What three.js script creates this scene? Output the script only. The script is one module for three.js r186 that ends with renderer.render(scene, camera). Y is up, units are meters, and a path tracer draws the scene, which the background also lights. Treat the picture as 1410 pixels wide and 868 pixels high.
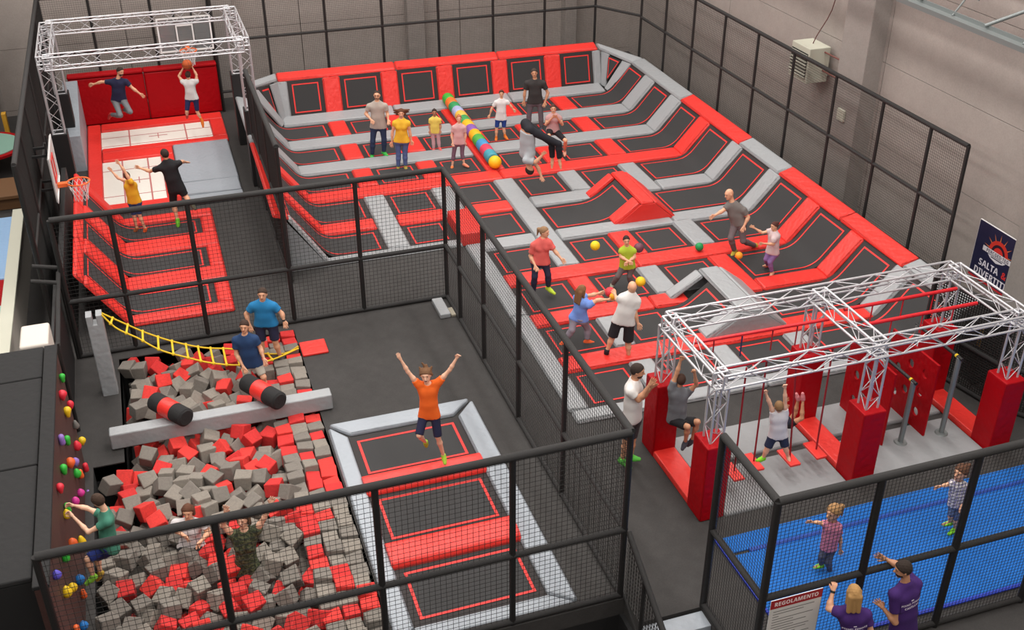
import * as THREE from 'three';
import { mergeGeometries, mergeVertices, toCreasedNormals } from 'three/addons/utils/BufferGeometryUtils.js';
import { RoundedBoxGeometry } from 'three/addons/geometries/RoundedBoxGeometry.js';
import { RectAreaLightUniformsLib } from 'three/addons/lights/RectAreaLightUniformsLib.js';

// ------------------------------------------------------------------ camera, light, exposure
const scene = new THREE.Scene();
scene.background = new THREE.Color(0x1b1a1a);
const FOC = 1516, PITCH = 30.65 * Math.PI / 180, YAW = -18.66 * Math.PI / 180, EYE = new THREE.Vector3(0, 11.5, 0);
const camera = new THREE.PerspectiveCamera(2 * Math.atan(434 / FOC) * 180 / Math.PI, 1410 / 868, 0.1, 120);
camera.position.copy(EYE);
camera.rotation.order = 'YXZ';
camera.rotation.set(-PITCH, YAW, 0);
camera.updateMatrixWorld(true);
const renderer = new THREE.WebGLRenderer({ antialias: true });
renderer.toneMapping = THREE.LinearToneMapping;
renderer.toneMappingExposure = 1.0;
renderer.shadowMap.enabled = true;
RectAreaLightUniformsLib.init();
const CEIL = 12.8, LAMP_X = [-6.5, -1.5, 3.5, 8.5, 13.2], LAMP_Z = [-30.5, -23.5, -16.5, -9, -1.5];
const LAMP_W = 1.5, LAMP_L = 4.4, LAMP_I = 15.5;
const LAMP_C = new THREE.Color(1.0, 0.955, 0.905);

// ------------------------------------------------------------------ small tools
const V = (x, y, z) => new THREE.Vector3(x, y, z);
const CAM = new THREE.Matrix4().extractRotation(camera.matrixWorld);
const HEAD = V(0, 0, -1).applyMatrix4(CAM).setY(0).normalize(), RIGHT = V(1, 0, 0).applyMatrix4(CAM);
const ray = (x, y) => V((x - 705) / FOC, -(y - 434) / FOC, -1).applyMatrix4(CAM);
const fl = (x, y, h = 0) => { const d = ray(x, y); return d.multiplyScalar((h - EYE.y) / d.y).add(EYE); };
const plz = (x, y, z) => { const d = ray(x, y); return d.multiplyScalar((z - EYE.z) / d.z).add(EYE); };
const plx = (x, y, v) => { const d = ray(x, y); return d.multiplyScalar((v - EYE.x) / d.x).add(EYE); };
let seed = 7;
const rnd = () => { seed = (seed * 1664525 + 1013904223) >>> 0; return seed / 4294967296; };
const rr = (a, b) => a + (b - a) * rnd();
const used = {};
function numbered(n) { used[n] = (used[n] || 0) + 1; return used[n] === 1 ? n : n + '_' + String(used[n] - 1).padStart(3, '0'); }
function shade(o) { o.traverse(m => { if (m.isMesh) { m.castShadow = true; m.receiveShadow = true; } }); return o; }
function thing(name, label, category, pos = [0, 0, 0], turn = 0, group) {
  const o = new THREE.Group(); o.name = numbered(name); scene.add(o);
  o.position.set(...pos); o.rotation.y = turn; o.userData = { label, category };
  if (group) o.userData.group = group;
  return o;
}
function part(name, geo, mat, parent, pos, label) {
  const m = new THREE.Mesh(geo, mat); m.name = name; m.castShadow = m.receiveShadow = true;
  if (pos) m.position.set(...pos);
  if (label) m.userData.label = label;
  parent.add(m); return m;
}
function solo(name, geo, mat, label, category, pos, group) {
  const m = new THREE.Mesh(geo, mat); m.name = numbered(name); m.castShadow = m.receiveShadow = true;
  if (pos) m.position.set(...pos);
  m.userData = { label, category }; if (group) m.userData.group = group;
  scene.add(m); return m;
}
function struct(name, geo, mat, label, category = 'structure') {
  const m = new THREE.Mesh(geo, mat); m.name = name; m.castShadow = m.receiveShadow = true;
  m.userData = { kind: 'structure', label, category }; scene.add(m); return m;
}
// box-projected uv in metres
function buv(g) {
  const p = g.attributes.position, n = g.attributes.normal, uv = new Float32Array(p.count * 2);
  for (let i = 0; i < p.count; i++) {
    const ax = Math.abs(n.getX(i)), ay = Math.abs(n.getY(i)), az = Math.abs(n.getZ(i));
    const x = p.getX(i), y = p.getY(i), z = p.getZ(i);
    if (ay >= ax && ay >= az) { uv[2 * i] = x; uv[2 * i + 1] = z; } else if (ax >= az) { uv[2 * i] = z; uv[2 * i + 1] = y; } else { uv[2 * i] = x; uv[2 * i + 1] = y; }
  }
  g.setAttribute('uv', new THREE.BufferAttribute(uv, 2)); return g;
}
const bx = (x0, x1, y0, y1, z0, z1) => { const g = new THREE.BoxGeometry(x1 - x0, y1 - y0, z1 - z0); g.translate((x0 + x1) / 2, (y0 + y1) / 2, (z0 + z1) / 2); return buv(g); };
const rbx = (x0, x1, y0, y1, z0, z1, r = 0.02, s = 2) => { const g = new RoundedBoxGeometry(x1 - x0, y1 - y0, z1 - z0, s, r); g.translate((x0 + x1) / 2, (y0 + y1) / 2, (z0 + z1) / 2); return buv(g); };
function tube(a, b, r, n = 8, r2 = r) {
  const d = b.clone().sub(a), L = d.length(), g = new THREE.CylinderGeometry(r2, r, L, n, 1);
  g.applyQuaternion(new THREE.Quaternion().setFromUnitVectors(V(0, 1, 0), d.normalize()));
  g.translate((a.x + b.x) / 2, (a.y + b.y) / 2, (a.z + b.z) / 2); return g;
}
// square prism along a segment (for nets)
function stick(out, a, b, w) {
  const d = b.clone().sub(a).normalize(), u = Math.abs(d.y) > 0.9 ? V(1, 0, 0) : V(0, 1, 0);
  const s = d.clone().cross(u).normalize().multiplyScalar(w / 2), t = s.clone().cross(d).normalize().multiplyScalar(w / 2);
  const o = out.pos.length / 3, c = [[1, 1], [1, -1], [-1, -1], [-1, 1]];
  for (const e of [a, b]) for (const [i, j] of c) out.pos.push(e.x + s.x * i + t.x * j, e.y + s.y * i + t.y * j, e.z + s.z * i + t.z * j);
  for (let i = 0; i < 4; i++) { const j = (i + 1) % 4; out.idx.push(o + i, o + j, o + 4 + i, o + j, o + 4 + j, o + 4 + i); }
}
function rawGeo(out) {
  let g = new THREE.BufferGeometry(); g.setAttribute('position', new THREE.Float32BufferAttribute(out.pos, 3)); g.setIndex(out.idx);
  g.computeVertexNormals(); g.setAttribute('uv', new THREE.BufferAttribute(new Float32Array(out.pos.length / 3 * 2), 2)); return g;
}

// ------------------------------------------------------------------ procedural textures and materials
function vnoise(n, cells, sd) {
  const s0 = seed; seed = sd; const g = []; for (let i = 0; i < cells * cells; i++) g.push(rnd()); seed = s0;
  const out = new Float32Array(n * n), sm = t => t * t * (3 - 2 * t);
  for (let y = 0; y < n; y++) for (let x = 0; x < n; x++) {
    const fx = x / n * cells, fy = y / n * cells, ix = Math.floor(fx), iy = Math.floor(fy), tx = sm(fx - ix), ty = sm(fy - iy), jx = (ix + 1) % cells, jy = (iy + 1) % cells;
    out[y * n + x] = (g[iy * cells + ix] * (1 - tx) + g[iy * cells + jx] * tx) * (1 - ty) + (g[jy * cells + ix] * (1 - tx) + g[jy * cells + jx] * tx) * ty;
  }
  return out;
}
function tex(n, fn, srgb, rep = 1) {
  const d = new Uint8Array(n * n * 4);
  for (let i = 0; i < n * n; i++) { const c = fn(i, i % n, Math.floor(i / n)); for (let k = 0; k < 3; k++) d[4 * i + k] = Math.max(0, Math.min(255, (c.length ? c[k] : c) * 255)); d[4 * i + 3] = 255; }
  const t = new THREE.DataTexture(d, n, n); t.wrapS = t.wrapT = THREE.RepeatWrapping; t.magFilter = THREE.LinearFilter; t.minFilter = THREE.LinearMipmapLinearFilter; t.generateMipmaps = true;
  if (srgb) t.colorSpace = THREE.SRGBColorSpace; t.repeat.set(rep, rep); t.needsUpdate = true; return t;
}
const N = 256, n8 = vnoise(N, 8, 11), n16 = vnoise(N, 16, 12), n64 = vnoise(N, 64, 13), n128 = vnoise(N, 128, 14), n4 = vnoise(N, 4, 15), n32 = vnoise(N, 32, 16);
const texVinyl = tex(N, i => 0.5 + 0.35 * (n8[i] - 0.5) + 0.4 * (n16[i] - 0.5) + 0.12 * (n128[i] - 0.5), false, 1.1);
const texGrain = tex(N, i => 0.4 * n64[i] + 0.6 * n128[i], false, 6);
const texRubber = tex(N, i => { const v = 0.93 + 0.05 * (n8[i] - 0.5) + 0.07 * (n16[i] - 0.5) + 0.1 * (n128[i] - 0.5); return [v, v, v]; }, true, 0.6);
const texConc = tex(N, i => { const v = 0.94 + 0.02 * (n4[i] - 0.5) + 0.03 * (n16[i] - 0.5) + 0.05 * (n128[i] - 0.5); return [v, v, v * 0.995]; }, true, 0.35);
const texFoam = tex(N, i => { const v = 0.92 + 0.08 * (n16[i] - 0.5) + 0.14 * (n128[i] - 0.5); return [v, v, v]; }, true, 3);
const texMesh = tex(64, (i, x, y) => { const v = 0.86 + ((x ^ y) & 4 ? 0.1 : 0) + 0.05 * (n64[(y * 4) * N + x * 4] - 0.5); return [v, v, v]; }, true, 7);
const C = h => new THREE.Color(h);
function std(h, rough = 0.6, o = {}) { return new THREE.MeshStandardMaterial({ color: C(h), roughness: rough, ...o }); }
const vinyl = (h, rough = 0.42) => std(h, rough, { bumpMap: texVinyl, bumpScale: 0.012 });
const M = {
  red: vinyl('#dc332c'), grey: vinyl('#95989b'), crimson: new THREE.MeshPhysicalMaterial({ color: C('#9c010d'), roughness: 0.5, specularIntensity: 0.35, bumpMap: texVinyl, bumpScale: 0.012 }), greyMat: vinyl('#858789', 0.55), paleGrey: vinyl('#959ca4'),  // deeper red is pad red with the shade of upright faces painted in
  bed: std('#343435', 0.85, { map: texMesh, side: THREE.DoubleSide }), spring: std('#2a2525', 0.8), line: std('#dc2f2b', 0.6),
  white: std('#d9d4cc', 0.6, { bumpMap: texVinyl, bumpScale: 0.004 }), seam: std('#b06a68', 0.7),
  floor: std('#393736', 0.85, { map: texRubber, bumpMap: texGrain, bumpScale: 0.0015 }), wall: std('#a39a95', 0.9, { map: texConc }), wall2: std('#98918d', 0.9, { map: texConc }), gap: std('#3a3636', 0.9),
  ceil: std('#9a9896', 0.9), black: std('#19191a', 0.6), blackPad: vinyl('#1d1d1e', 0.9), pole: std('#1d1c1c', 0.5, { bumpMap: texGrain, bumpScale: 0.002 }), foamTube: std('#262525', 0.75, { bumpMap: texGrain, bumpScale: 0.003 }), net: std('#1b1918', 0.9), net2: std('#4a4541', 0.9),
  alu: std('#c4c4c8', 0.36, { metalness: 0.5 }), steel: std('#7d8383', 0.5, { metalness: 0.4 }), foamG: std('#7d7770', 0.95, { map: texFoam }), foamG2: std('#8b847b', 0.95, { map: texFoam }), foamR: std('#e03a34', 0.9, { map: texFoam }), foamR2: std('#cf2f2e', 0.9, { map: texFoam }),
  blue: std('#056ac2', 0.85, { map: texMesh }), blueLine: std('#123f96', 0.6), blueEdge: std('#1b35a8', 0.6), wallBoard: std('#4a302c', 0.6, { map: texRubber }), yellowRope: std('#d9b524', 0.8), orange: std('#e2662a', 0.55), redPipe: std('#c01822', 0.4), redRope: std('#8e1420', 0.8), cream: std('#b9b9aa', 0.6), whitePaint: std('#c9c2b9', 0.6), netWhite: std('#dedede', 0.8),
};
M.lampGlow = new THREE.MeshStandardMaterial({ color: 0xffffff, emissive: LAMP_C, emissiveIntensity: 1.2 });

// rounded polygon outline in 2-D: corner arcs of radius rc, drawn inset by i (i < rc)
function roundPoly(pts, rc, ins, seg = 3) {
  const n = pts.length, out = [];
  for (let k = 0; k < n; k++) {
    const p = pts[k], a = pts[(k + n - 1) % n], b = pts[(k + 1) % n];
    const d1 = [p[0] - a[0], p[1] - a[1]], d2 = [b[0] - p[0], b[1] - p[1]], l1 = Math.hypot(...d1), l2 = Math.hypot(...d2);
    const n1 = [-d1[1] / l1, d1[0] / l1], n2 = [-d2[1] / l2, d2[0] / l2];
    const dot = n1[0] * n2[0] + n1[1] * n2[1], q = rc / (1 + dot), cx = p[0] + (n1[0] + n2[0]) * q, cy = p[1] + (n1[1] + n2[1]) * q;
    let a1 = Math.atan2(-n1[1], -n1[0]), a2 = Math.atan2(-n2[1], -n2[0]); while (a2 < a1) a2 += 2 * Math.PI; if (a2 - a1 > Math.PI) a2 -= 2 * Math.PI;
    for (let s = 0; s <= seg; s++) { const t = a1 + (a2 - a1) * s / seg; out.push([cx + Math.cos(t) * (rc - ins), cy + Math.sin(t) * (rc - ins)]); }
  }
  return out;
}
// a stuffed pad on a planar polygon of 3-D corners, counter-clockwise seen from its face
function cushion(cor, th = 0.06, rc = 0.06, inset = 0.006) {
  const o = cor[0], u = cor[1].clone().sub(o).normalize(), nn = V(0, 0, 0); for (let i = 0; i < cor.length; i++) nn.add(cor[i].clone().sub(o).cross(cor[(i + 1) % cor.length].clone().sub(o))); nn.normalize(); u.addScaledVector(nn, -u.dot(nn)).normalize(); const v = nn.clone().cross(u);
  let p2 = cor.map(c => { const d = c.clone().sub(o); return [d.dot(u), d.dot(v)]; });
  const b = Math.min(rc, th) * 0.8, rings = [[inset, 0], [inset, th - b], [inset + b * 0.3, th - b * 0.3], [inset + b, th], [inset + b + 0.02, th + 0.004]].map(([i, h]) => [Math.min(i, rc * 0.97), h]);
  const pos = [], idx = []; let n = 0;
  for (const [i, h] of rings) { const pl = roundPoly(p2, rc, i); n = pl.length; for (const [x, y] of pl) { const p = o.clone().addScaledVector(u, x).addScaledVector(v, y).addScaledVector(nn, h); pos.push(p.x, p.y, p.z); } }
  for (let r = 0; r + 1 < rings.length; r++) for (let k = 0; k < n; k++) { const k2 = (k + 1) % n, A = r * n + k, B = r * n + k2; idx.push(A, B, A + n, B, B + n, A + n); }
  const L = (rings.length - 1) * n; for (let k = 1; k + 1 < n; k++) idx.push(L, L + k, L + k + 1);
  const g = new THREE.BufferGeometry(); g.setAttribute('position', new THREE.Float32BufferAttribute(pos, 3)); g.setIndex(idx); g.computeVertexNormals(); return buv(g);
}
const flatPad = (x0, x1, z0, z1, y = 0.012, th = 0.06, rc = 0.06) => cushion([V(x0, y, z1), V(x1, y, z1), V(x1, y, z0), V(x0, y, z0)], th, rc);
// ribbon along a path of [x, y] between z0 and z1
function ribbon(path, z0, z1, lift = 0) {
  const pos = [], idx = [], uv = []; let s = 0;
  path.forEach(([x, y], i) => {
    if (i) s += Math.hypot(x - path[i - 1][0], y - path[i - 1][1]);
    const a = path[Math.max(0, i - 1)], b = path[Math.min(path.length - 1, i + 1)], l = Math.hypot(b[0] - a[0], b[1] - a[1]), nx = -(b[1] - a[1]) / l, ny = (b[0] - a[0]) / l;
    pos.push(x + nx * lift, y + ny * lift, z0, x + nx * lift, y + ny * lift, z1); uv.push(s, z0, s, z1);
  });
  for (let i = 0; i + 1 < path.length; i++) { const k = 2 * i; idx.push(k, k + 1, k + 2, k + 1, k + 3, k + 2); }
  const g = new THREE.BufferGeometry(); g.setAttribute('position', new THREE.Float32BufferAttribute(pos, 3)); g.setAttribute('uv', new THREE.Float32BufferAttribute(uv, 2)); g.setIndex(idx); g.computeVertexNormals(); return g;
}
// round the kinks of a polyline and resample
function bend(pts, r = 0.3) {
  const out = [pts[0]];
  for (let i = 1; i + 1 < pts.length; i++) {
    const p = pts[i], a = pts[i - 1], b = pts[i + 1], la = Math.hypot(a[0] - p[0], a[1] - p[1]), lb = Math.hypot(b[0] - p[0], b[1] - p[1]), q = Math.min(r, la * 0.45, lb * 0.45);
    const A = [p[0] + (a[0] - p[0]) / la * q, p[1] + (a[1] - p[1]) / la * q], B = [p[0] + (b[0] - p[0]) / lb * q, p[1] + (b[1] - p[1]) / lb * q];
    for (let k = 0; k <= 6; k++) { const t = k / 6; out.push([(1 - t) ** 2 * A[0] + 2 * t * (1 - t) * p[0] + t * t * B[0], (1 - t) ** 2 * A[1] + 2 * t * (1 - t) * p[1] + t * t * B[1]]); }
  }
  out.push(pts[pts.length - 1]); return out;
}
function subPath(path, s0, s1) {
  const L = [0]; for (let i = 1; i < path.length; i++) L.push(L[i - 1] + Math.hypot(path[i][0] - path[i - 1][0], path[i][1] - path[i - 1][1]));
  const tot = L[L.length - 1]; if (s1 <= 0) s1 = tot + s1;
  const at = s => { let i = 1; while (i < path.length - 1 && L[i] < s) i++; const t = (s - L[i - 1]) / (L[i] - L[i - 1]); return [path[i - 1][0] + (path[i][0] - path[i - 1][0]) * t, path[i - 1][1] + (path[i][1] - path[i - 1][1]) * t]; };
  return [at(s0), ...path.filter((p, i) => L[i] > s0 + 1e-4 && L[i] < s1 - 1e-4), at(s1)];
}
// a trampoline bed: springs sheet, woven mat, red border line
function bed(parent, path, z0, z1, mg = 0.13, lw = 0.035, y = 0.014) {
  const p = path.map(([x, h]) => [x, h + y]);
  const b = part('trampoline_bed', ribbon(p, z0, z1), M.spring, parent);
  part('jumping_mat', ribbon(subPath(p, mg, -mg), z0 + mg, z1 - mg, 0.004), M.bed, b);
  const a = mg, e = mg + lw;
  part('border_line', mergeGeometries([ribbon(subPath(p, a, -a), z0 + a, z0 + e, 0.009), ribbon(subPath(p, a, -a), z1 - e, z1 - a, 0.009), ribbon(subPath(p, a, e), z0 + e, z1 - e, 0.009), ribbon(subPath(p.slice().reverse(), a, e).reverse(), z0 + e, z1 - e, 0.009)]), M.line, b);
  return b;
}
// sloping pad following [x0,y0]->[x1,y1] (face up) between z0 and z1
const slopePad = (a, b, z0, z1, th = 0.06) => cushion([V(a[0], a[1], z1), V(b[0], b[1], z1), V(b[0], b[1], z0), V(a[0], a[1], z0)], th);
// ------------------------------------------------------------------ the hall
const PIT = [[-1.47, 1.88, -19.22, -15.9], [-1.97, 1.88, -15.9, -10.5]];
{
  const D = -0.3, fl0 = [];
  const F = (x0, x1, z0, z1) => fl0.push(bx(x0, x1, D, 0, z0, z1));
  F(-12, 15.7, -34, -19.22); F(-12, -1.97, -19.22, -10.35); F(-1.97, -1.47, -19.22, -15.9); F(1.88, 5.2, -19.22, -10.35); F(5.2, 15.7, -19.22, -9.85); F(6.15, 15.7, -9.85, 1);
  F(-1.97, 1.88, -10.5, -10.35);
  struct('floor', mergeGeometries(fl0), M.floor, 'dark grey rubber floor of the trampoline hall', 'floor');
  struct('floor_lower', mergeGeometries([bx(-12, 6.15, -1.2, -0.9, -10.35, 6), bx(5.2, 6.15, -1.2, -0.9, -10.35, -8.9)]), M.floor, 'lower dark floor in front of the fenced platform', 'floor');
  const pw = [bx(-2.05, 1.96, -1.2, -1.1, -19.3, -10.42), bx(-1.55, 1.88, -1.1, -0.02, -19.3, -19.22), bx(-1.55, -1.47, -1.1, -0.02, -19.22, -15.9), bx(-2.05, -1.47, -1.1, -0.02, -15.98, -15.9), bx(1.88, 1.96, -1.1, -0.02, -19.3, -10.42), bx(-2.05, -1.97, -1.1, -0.02, -15.9, -10.42), bx(-2.05, 1.96, -1.1, -0.02, -10.5, -10.42)];
  struct('wall_pit', mergeGeometries(pw), M.blackPad, 'black padded sides and bottom of the foam pit', 'wall');
  // kick panels of the raised platform
  struct('wall_platform', mergeGeometries([bx(-2.3, 5.2, -0.9, -0.3, -10.42, -10.35), bx(5.13, 5.2, -0.9, -0.3, -10.42, -8.9), bx(6.15, 6.22, -0.9, -0.3, -9.85, 1)]), M.black, 'black panels closing the side of the raised platform', 'wall');
  // concrete panel walls: a dark backing and panels with open joints
  const panels = (name, label, backing, make) => { const w = struct(name, backing, M.gap, label, 'wall'); make((x0, x1, y0, y1, z0, z1) => part('wall_panel', bx(x0, x1, y0, y1, z0, z1), M.wall, w)); return w; };
  const ys = [-0.3, 0.15, 1.95, 3.75, 5.55, 7.35, 9.15, 10.95, CEIL];
  panels('wall_right', 'grey concrete panel wall behind the right fence', bx(15.82, 16.1, -0.3, CEIL, -34.3, 6.2), p => {
    const zs = [-34.2, -27.4, -20.25, -13.1, -6, 6];
    for (let i = 0; i + 1 < zs.length; i++) for (let k = 0; k + 1 < ys.length; k++) p(15.7, 15.82, ys[k] + (k ? 0.012 : 0), ys[k + 1], zs[i] + 0.02, zs[i + 1]);
  });
  panels('wall_back', 'grey concrete panel wall behind the back fence', bx(-12.3, 16.1, -0.3, CEIL, -34.3, -34.12), p => {
    const xs = [-12, -6, -0.5, 4.6, 9.7, 15.7];
    for (let i = 0; i + 1 < xs.length; i++) for (let k = 0; k + 1 < ys.length; k++) p(xs[i] + 0.02, xs[i + 1], ys[k] + (k ? 0.012 : 0), ys[k + 1], -34.12, -34);
  });
  panels('wall_left', 'grey concrete wall at the far side of the hall', bx(-12.4, -12.12, -1.2, CEIL, -34.3, 6.2), p => {
    const zs = [-34.2, -27, -20, -13, -6, 6];
    for (let i = 0; i + 1 < zs.length; i++) for (let k = 0; k + 1 < ys.length; k++) p(-12.12, -12, ys[k] + (k ? 0.012 : 0), ys[k + 1], zs[i] + 0.02, zs[i + 1]);
  });
  struct('wall_front', bx(-12.4, 16.1, -1.2, CEIL, 6, 6.3), M.wall, 'grey wall closing the hall behind the viewer', 'wall');
  struct('ceiling', bx(-12.4, 16.1, CEIL, CEIL + 0.2, -34.3, 6.3), M.ceil, 'grey hall ceiling high above the trampolines', 'ceiling');
  const col = (n, x0, x1, z0, z1, l) => struct(n, rbx(x0, x1, -0.3, CEIL, z0, z1, 0.02), M.wall2, l, 'column');
  col('trim_1', 15.25, 15.72, -21.35, -20.35, 'concrete column standing proud of the wall beside the heater');
  col('trim_2', 15.5, 15.72, -15.1, -14.3, 'concrete column behind the hanging poster');
  col('trim_3', 7.9, 8.45, -34.05, -33.6, 'concrete pilaster on the back wall behind the net, in the middle');
  col('trim_4', 2.0, 2.6, -34.05, -33.6, 'concrete pilaster on the back wall behind the basketball bay');
  col('trim_5', 13.2, 13.6, -34.05, -33.6, 'concrete pilaster on the back wall by the corner');
  struct('wall_side', bx(-4.4, -4.2, -0.3, CEIL, -34, -31.5), M.wall2, 'grey wall end beside the basketball bay', 'wall');
}
// ceiling lamps
for (const z of LAMP_Z) for (const x of LAMP_X) {
  const t = thing('ceiling_lamp', 'flat white panel lamp on the hall ceiling', 'lamp', [x, CEIL, z], 0, 'panel lamps on the hall ceiling');
  part('housing', bx(-LAMP_W / 2 - 0.05, LAMP_W / 2 + 0.05, -0.1, 0, -LAMP_L / 2 - 0.05, LAMP_L / 2 + 0.05), M.cream, t);
  part('diffuser', bx(-LAMP_W / 2, LAMP_W / 2, -0.115, -0.1, -LAMP_L / 2, LAMP_L / 2), M.lampGlow, t);
  const L = new THREE.RectAreaLight(LAMP_C, LAMP_I, LAMP_W, LAMP_L); L.position.set(0, -0.13, 0); L.rotation.x = -Math.PI / 2; L.castShadow = true; t.add(L);
}

// ------------------------------------------------------------------ main trampoline arena
{
  const A = thing('trampoline_arena', 'large field of red and grey padded trampolines with sloping sides', 'trampoline', [8.2, 0, -25], -0.013);
  const in0 = new THREE.Group(); // working frame: nominal metres
  const P = (n, g, m) => { g.translate(-8.2, 0, 25); return part(n, g, m, A); };
  const bedAt = (path, z0, z1) => bed(A, path.map(([x, y]) => [x - 8.2, y]), z0 + 25, z1 + 25);
  const LK = 3.2, RK = 13.28, LT = [2.3, 1.25], RT = [14.02, 0.87];
  const flat = (x0, x1, z0, z1, m) => P('safety_pad', flatPad(x0, x1, z0, z1), m);
  const left = (z0, z1, m) => P('safety_pad', slopePad(LT, [LK + 0.02, 0.012], z0, z1), m);
  const right = (z0, z1, m) => P('safety_pad', slopePad([RK - 0.02, 0.012], RT, z0, z1), m);
  const lp = x => bend([LT, [LK, 0], [x, 0]]), rp = x => bend([[x, 0], [RK, 0], RT]), mp = (a, b) => [[a, 0], [b, 0]];
  const c = [[4.54, 5.06], [6.25, 6.77], [7.92, 8.44], [9.62, 10.15], [11.36, 11.9]];
  // rows of beds at the back
  for (const [z0, z1] of [[-30.35, -29.18], [-28.49, -27.36], [-26.68, -25.51]]) {
    bedAt(lp(c[0][0]), z0, z1);
    for (let i = 0; i < 4; i++) bedAt(mp(c[i][1], c[i + 1][0]), z0, z1);
    bedAt(rp(c[4][1]), z0, z1);
    for (const i of [0, 1, 3, 4]) flat(c[i][0], c[i][1], z0, z1, M.red);
  }
  flat(c[2][0], c[2][1], -30.35, -25.51, M.red);
  for (const [z0, z1] of [[-29.18, -28.49], [-27.36, -26.68]]) { left(z0, z1, M.grey); flat(LK, c[2][0], z0, z1, M.grey); flat(c[2][1], RK, z0, z1, M.grey); right(z0, z1, M.grey); }
  // back wall
  const BB = [0.05, -30.98], BT = [1.08, -31.27], BO = [1.2, -31.66];
  const wq = (x0, x1, a, b, m) => P('safety_pad', cushion([V(x0, a[0], a[1]), V(x1, a[0], a[1]), V(x1, b[0], b[1]), V(x0, b[0], b[1])], 0.06), m);
  for (const [x0, x1] of [[3.3, 6.6], [6.6, 10.2], [10.2, 13.25]]) { P('safety_pad', cushion([V(x0, 0.012, -30.35), V(x1, 0.012, -30.35), V(x1, 0.08, -30.98), V(x0, 0.08, -30.98)], 0.07), M.grey); }
  for (const [x0, x1] of [[3.35, 6.85], [6.85, 10.05], [10.05, 13.3]]) wq(x0, x1, BT, BO, M.red);
  const cb = [[4.63, 5.15], [6.35, 6.87], [8.05, 8.57], [9.77, 10.3], [11.48, 12.02]];
  for (const [x0, x1] of cb) wq(x0, x1, BB, BT, M.red);
  wq(3.3, 3.62, BB, BT, M.grey); wq(13.08, 13.36, BB, BT, M.grey);
  const vb = (x0, x1) => { // bed standing against the back wall
    const q = (u0, u1, v0, v1, lift) => { const pt = (u, v) => V(x0 + (x1 - x0) * u - 8.2, BB[0] + 0.03 + (BT[0] - BB[0] - 0.03) * v + lift * 0.27, BB[1] + (BT[1] - BB[1]) * v + 25 + lift); const g = new THREE.BufferGeometry(), p = [pt(u0, v0), pt(u1, v0), pt(u1, v1), pt(u0, v1)]; g.setAttribute('position', new THREE.Float32BufferAttribute(p.flatMap(e => [e.x, e.y, e.z]), 3)); g.setAttribute('uv', new THREE.Float32BufferAttribute([u0, v0, u1, v0, u1, v1, u0, v1], 2)); g.setIndex([0, 1, 2, 0, 2, 3]); g.computeVertexNormals(); return g; };
    const b = part('trampoline_bed', q(0, 1, 0, 1, 0.0), M.spring, A), m = 0.12 / (x1 - x0), n = 0.1, w = 0.035 / (x1 - x0), h = 0.033;
    part('jumping_mat', q(m, 1 - m, n, 1 - n, 0.005), M.bed, b);
    part('border_line', mergeGeometries([q(m, 1 - m, n, n + h, 0.01), q(m, 1 - m, 1 - n - h, 1 - n, 0.01), q(m, m + w, n + h, 1 - n - h, 0.01), q(1 - m - w, 1 - m, n + h, 1 - n - h, 0.01)]), M.line, b);
  };
  vb(3.62, cb[0][0]); for (let i = 0; i < 4; i++) vb(cb[i][1], cb[i + 1][0]); vb(cb[4][1], 13.08);
  // corners: grey posts, chamfer rims and a small triangular bed in each
  const tri = (pts, lift) => { const g = new THREE.BufferGeometry(), p = pts.map(e => e.clone().add(lift)); g.setAttribute('position', new THREE.Float32BufferAttribute(p.flatMap(e => [e.x, e.y, e.z]), 3)); g.setAttribute('uv', new THREE.Float32BufferAttribute([0, 0, 1, 0, 0.5, 1], 2)); g.setIndex([0, 1, 2]); g.computeVertexNormals(); g.translate(-8.2, 0, 25); return g; };
  const corner = (b1, b2, ts, tb, ob, os, flip) => { // foot by the back, foot by the side, tops, outer rim
    const mid = (a, b, t) => a.clone().lerp(b, t), order = flip ? (a => a) : (a => a.slice().reverse());
    const n = b2.clone().sub(b1).cross(tb.clone().sub(b1)).normalize(); if (n.y < 0) n.negate();
    const n2 = tb.clone().sub(b2).cross(ts.clone().sub(b1)).normalize(); if (n2.dot(V(8 - b1.x, 2, 3)) < 0) n2.negate();
    P('safety_pad', cushion(order([b1, mid(b1, b2, 0.45), mid(tb, ts, 0.33), tb]), 0.05, 0.02), M.grey);
    P('safety_pad', cushion(order([mid(b1, b2, 0.55), b2, ts, mid(tb, ts, 0.67)]), 0.05, 0.02), M.grey);
    P('safety_pad', cushion(order([tb, ts, os, ob]), 0.06, 0.05), M.grey);
    const t = [mid(mid(b1, b2, 0.5), mid(tb, ts, 0.5), 0.2), mid(mid(tb, ts, 0.3), mid(b1, b2, 0.5), 0.03), mid(mid(tb, ts, 0.7), mid(b1, b2, 0.5), 0.03)];
    const cc = t[0].clone().add(t[1]).add(t[2]).divideScalar(3), sh = k => t.map(p => p.clone().sub(cc).multiplyScalar(k).add(cc));
    M.spring.side = M.line.side = THREE.DoubleSide;
    const b = part('trampoline_bed', tri(t, n2.clone().multiplyScalar(0.03)), M.spring, A);
    part('border_line', tri(sh(0.8), n2.clone().multiplyScalar(0.037)), M.line, b); part('jumping_mat', tri(sh(0.66), n2.clone().multiplyScalar(0.043)), M.bed, b);
P('corner_backing', cushion(order([b1, b2, ts, tb].map(p => p.clone().addScaledVector(n2, -0.1))), 0.012, 0.01), M.spring);
  };
  corner(V(13.34, 0.05, -30.98), V(13.3, 0.03, -30.35), V(14.0, 0.88, -30.2), V(13.34, 1.08, -31.27), V(13.3, 1.2, -31.66), V(14.4, 1.0, -30.2), true);
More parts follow.
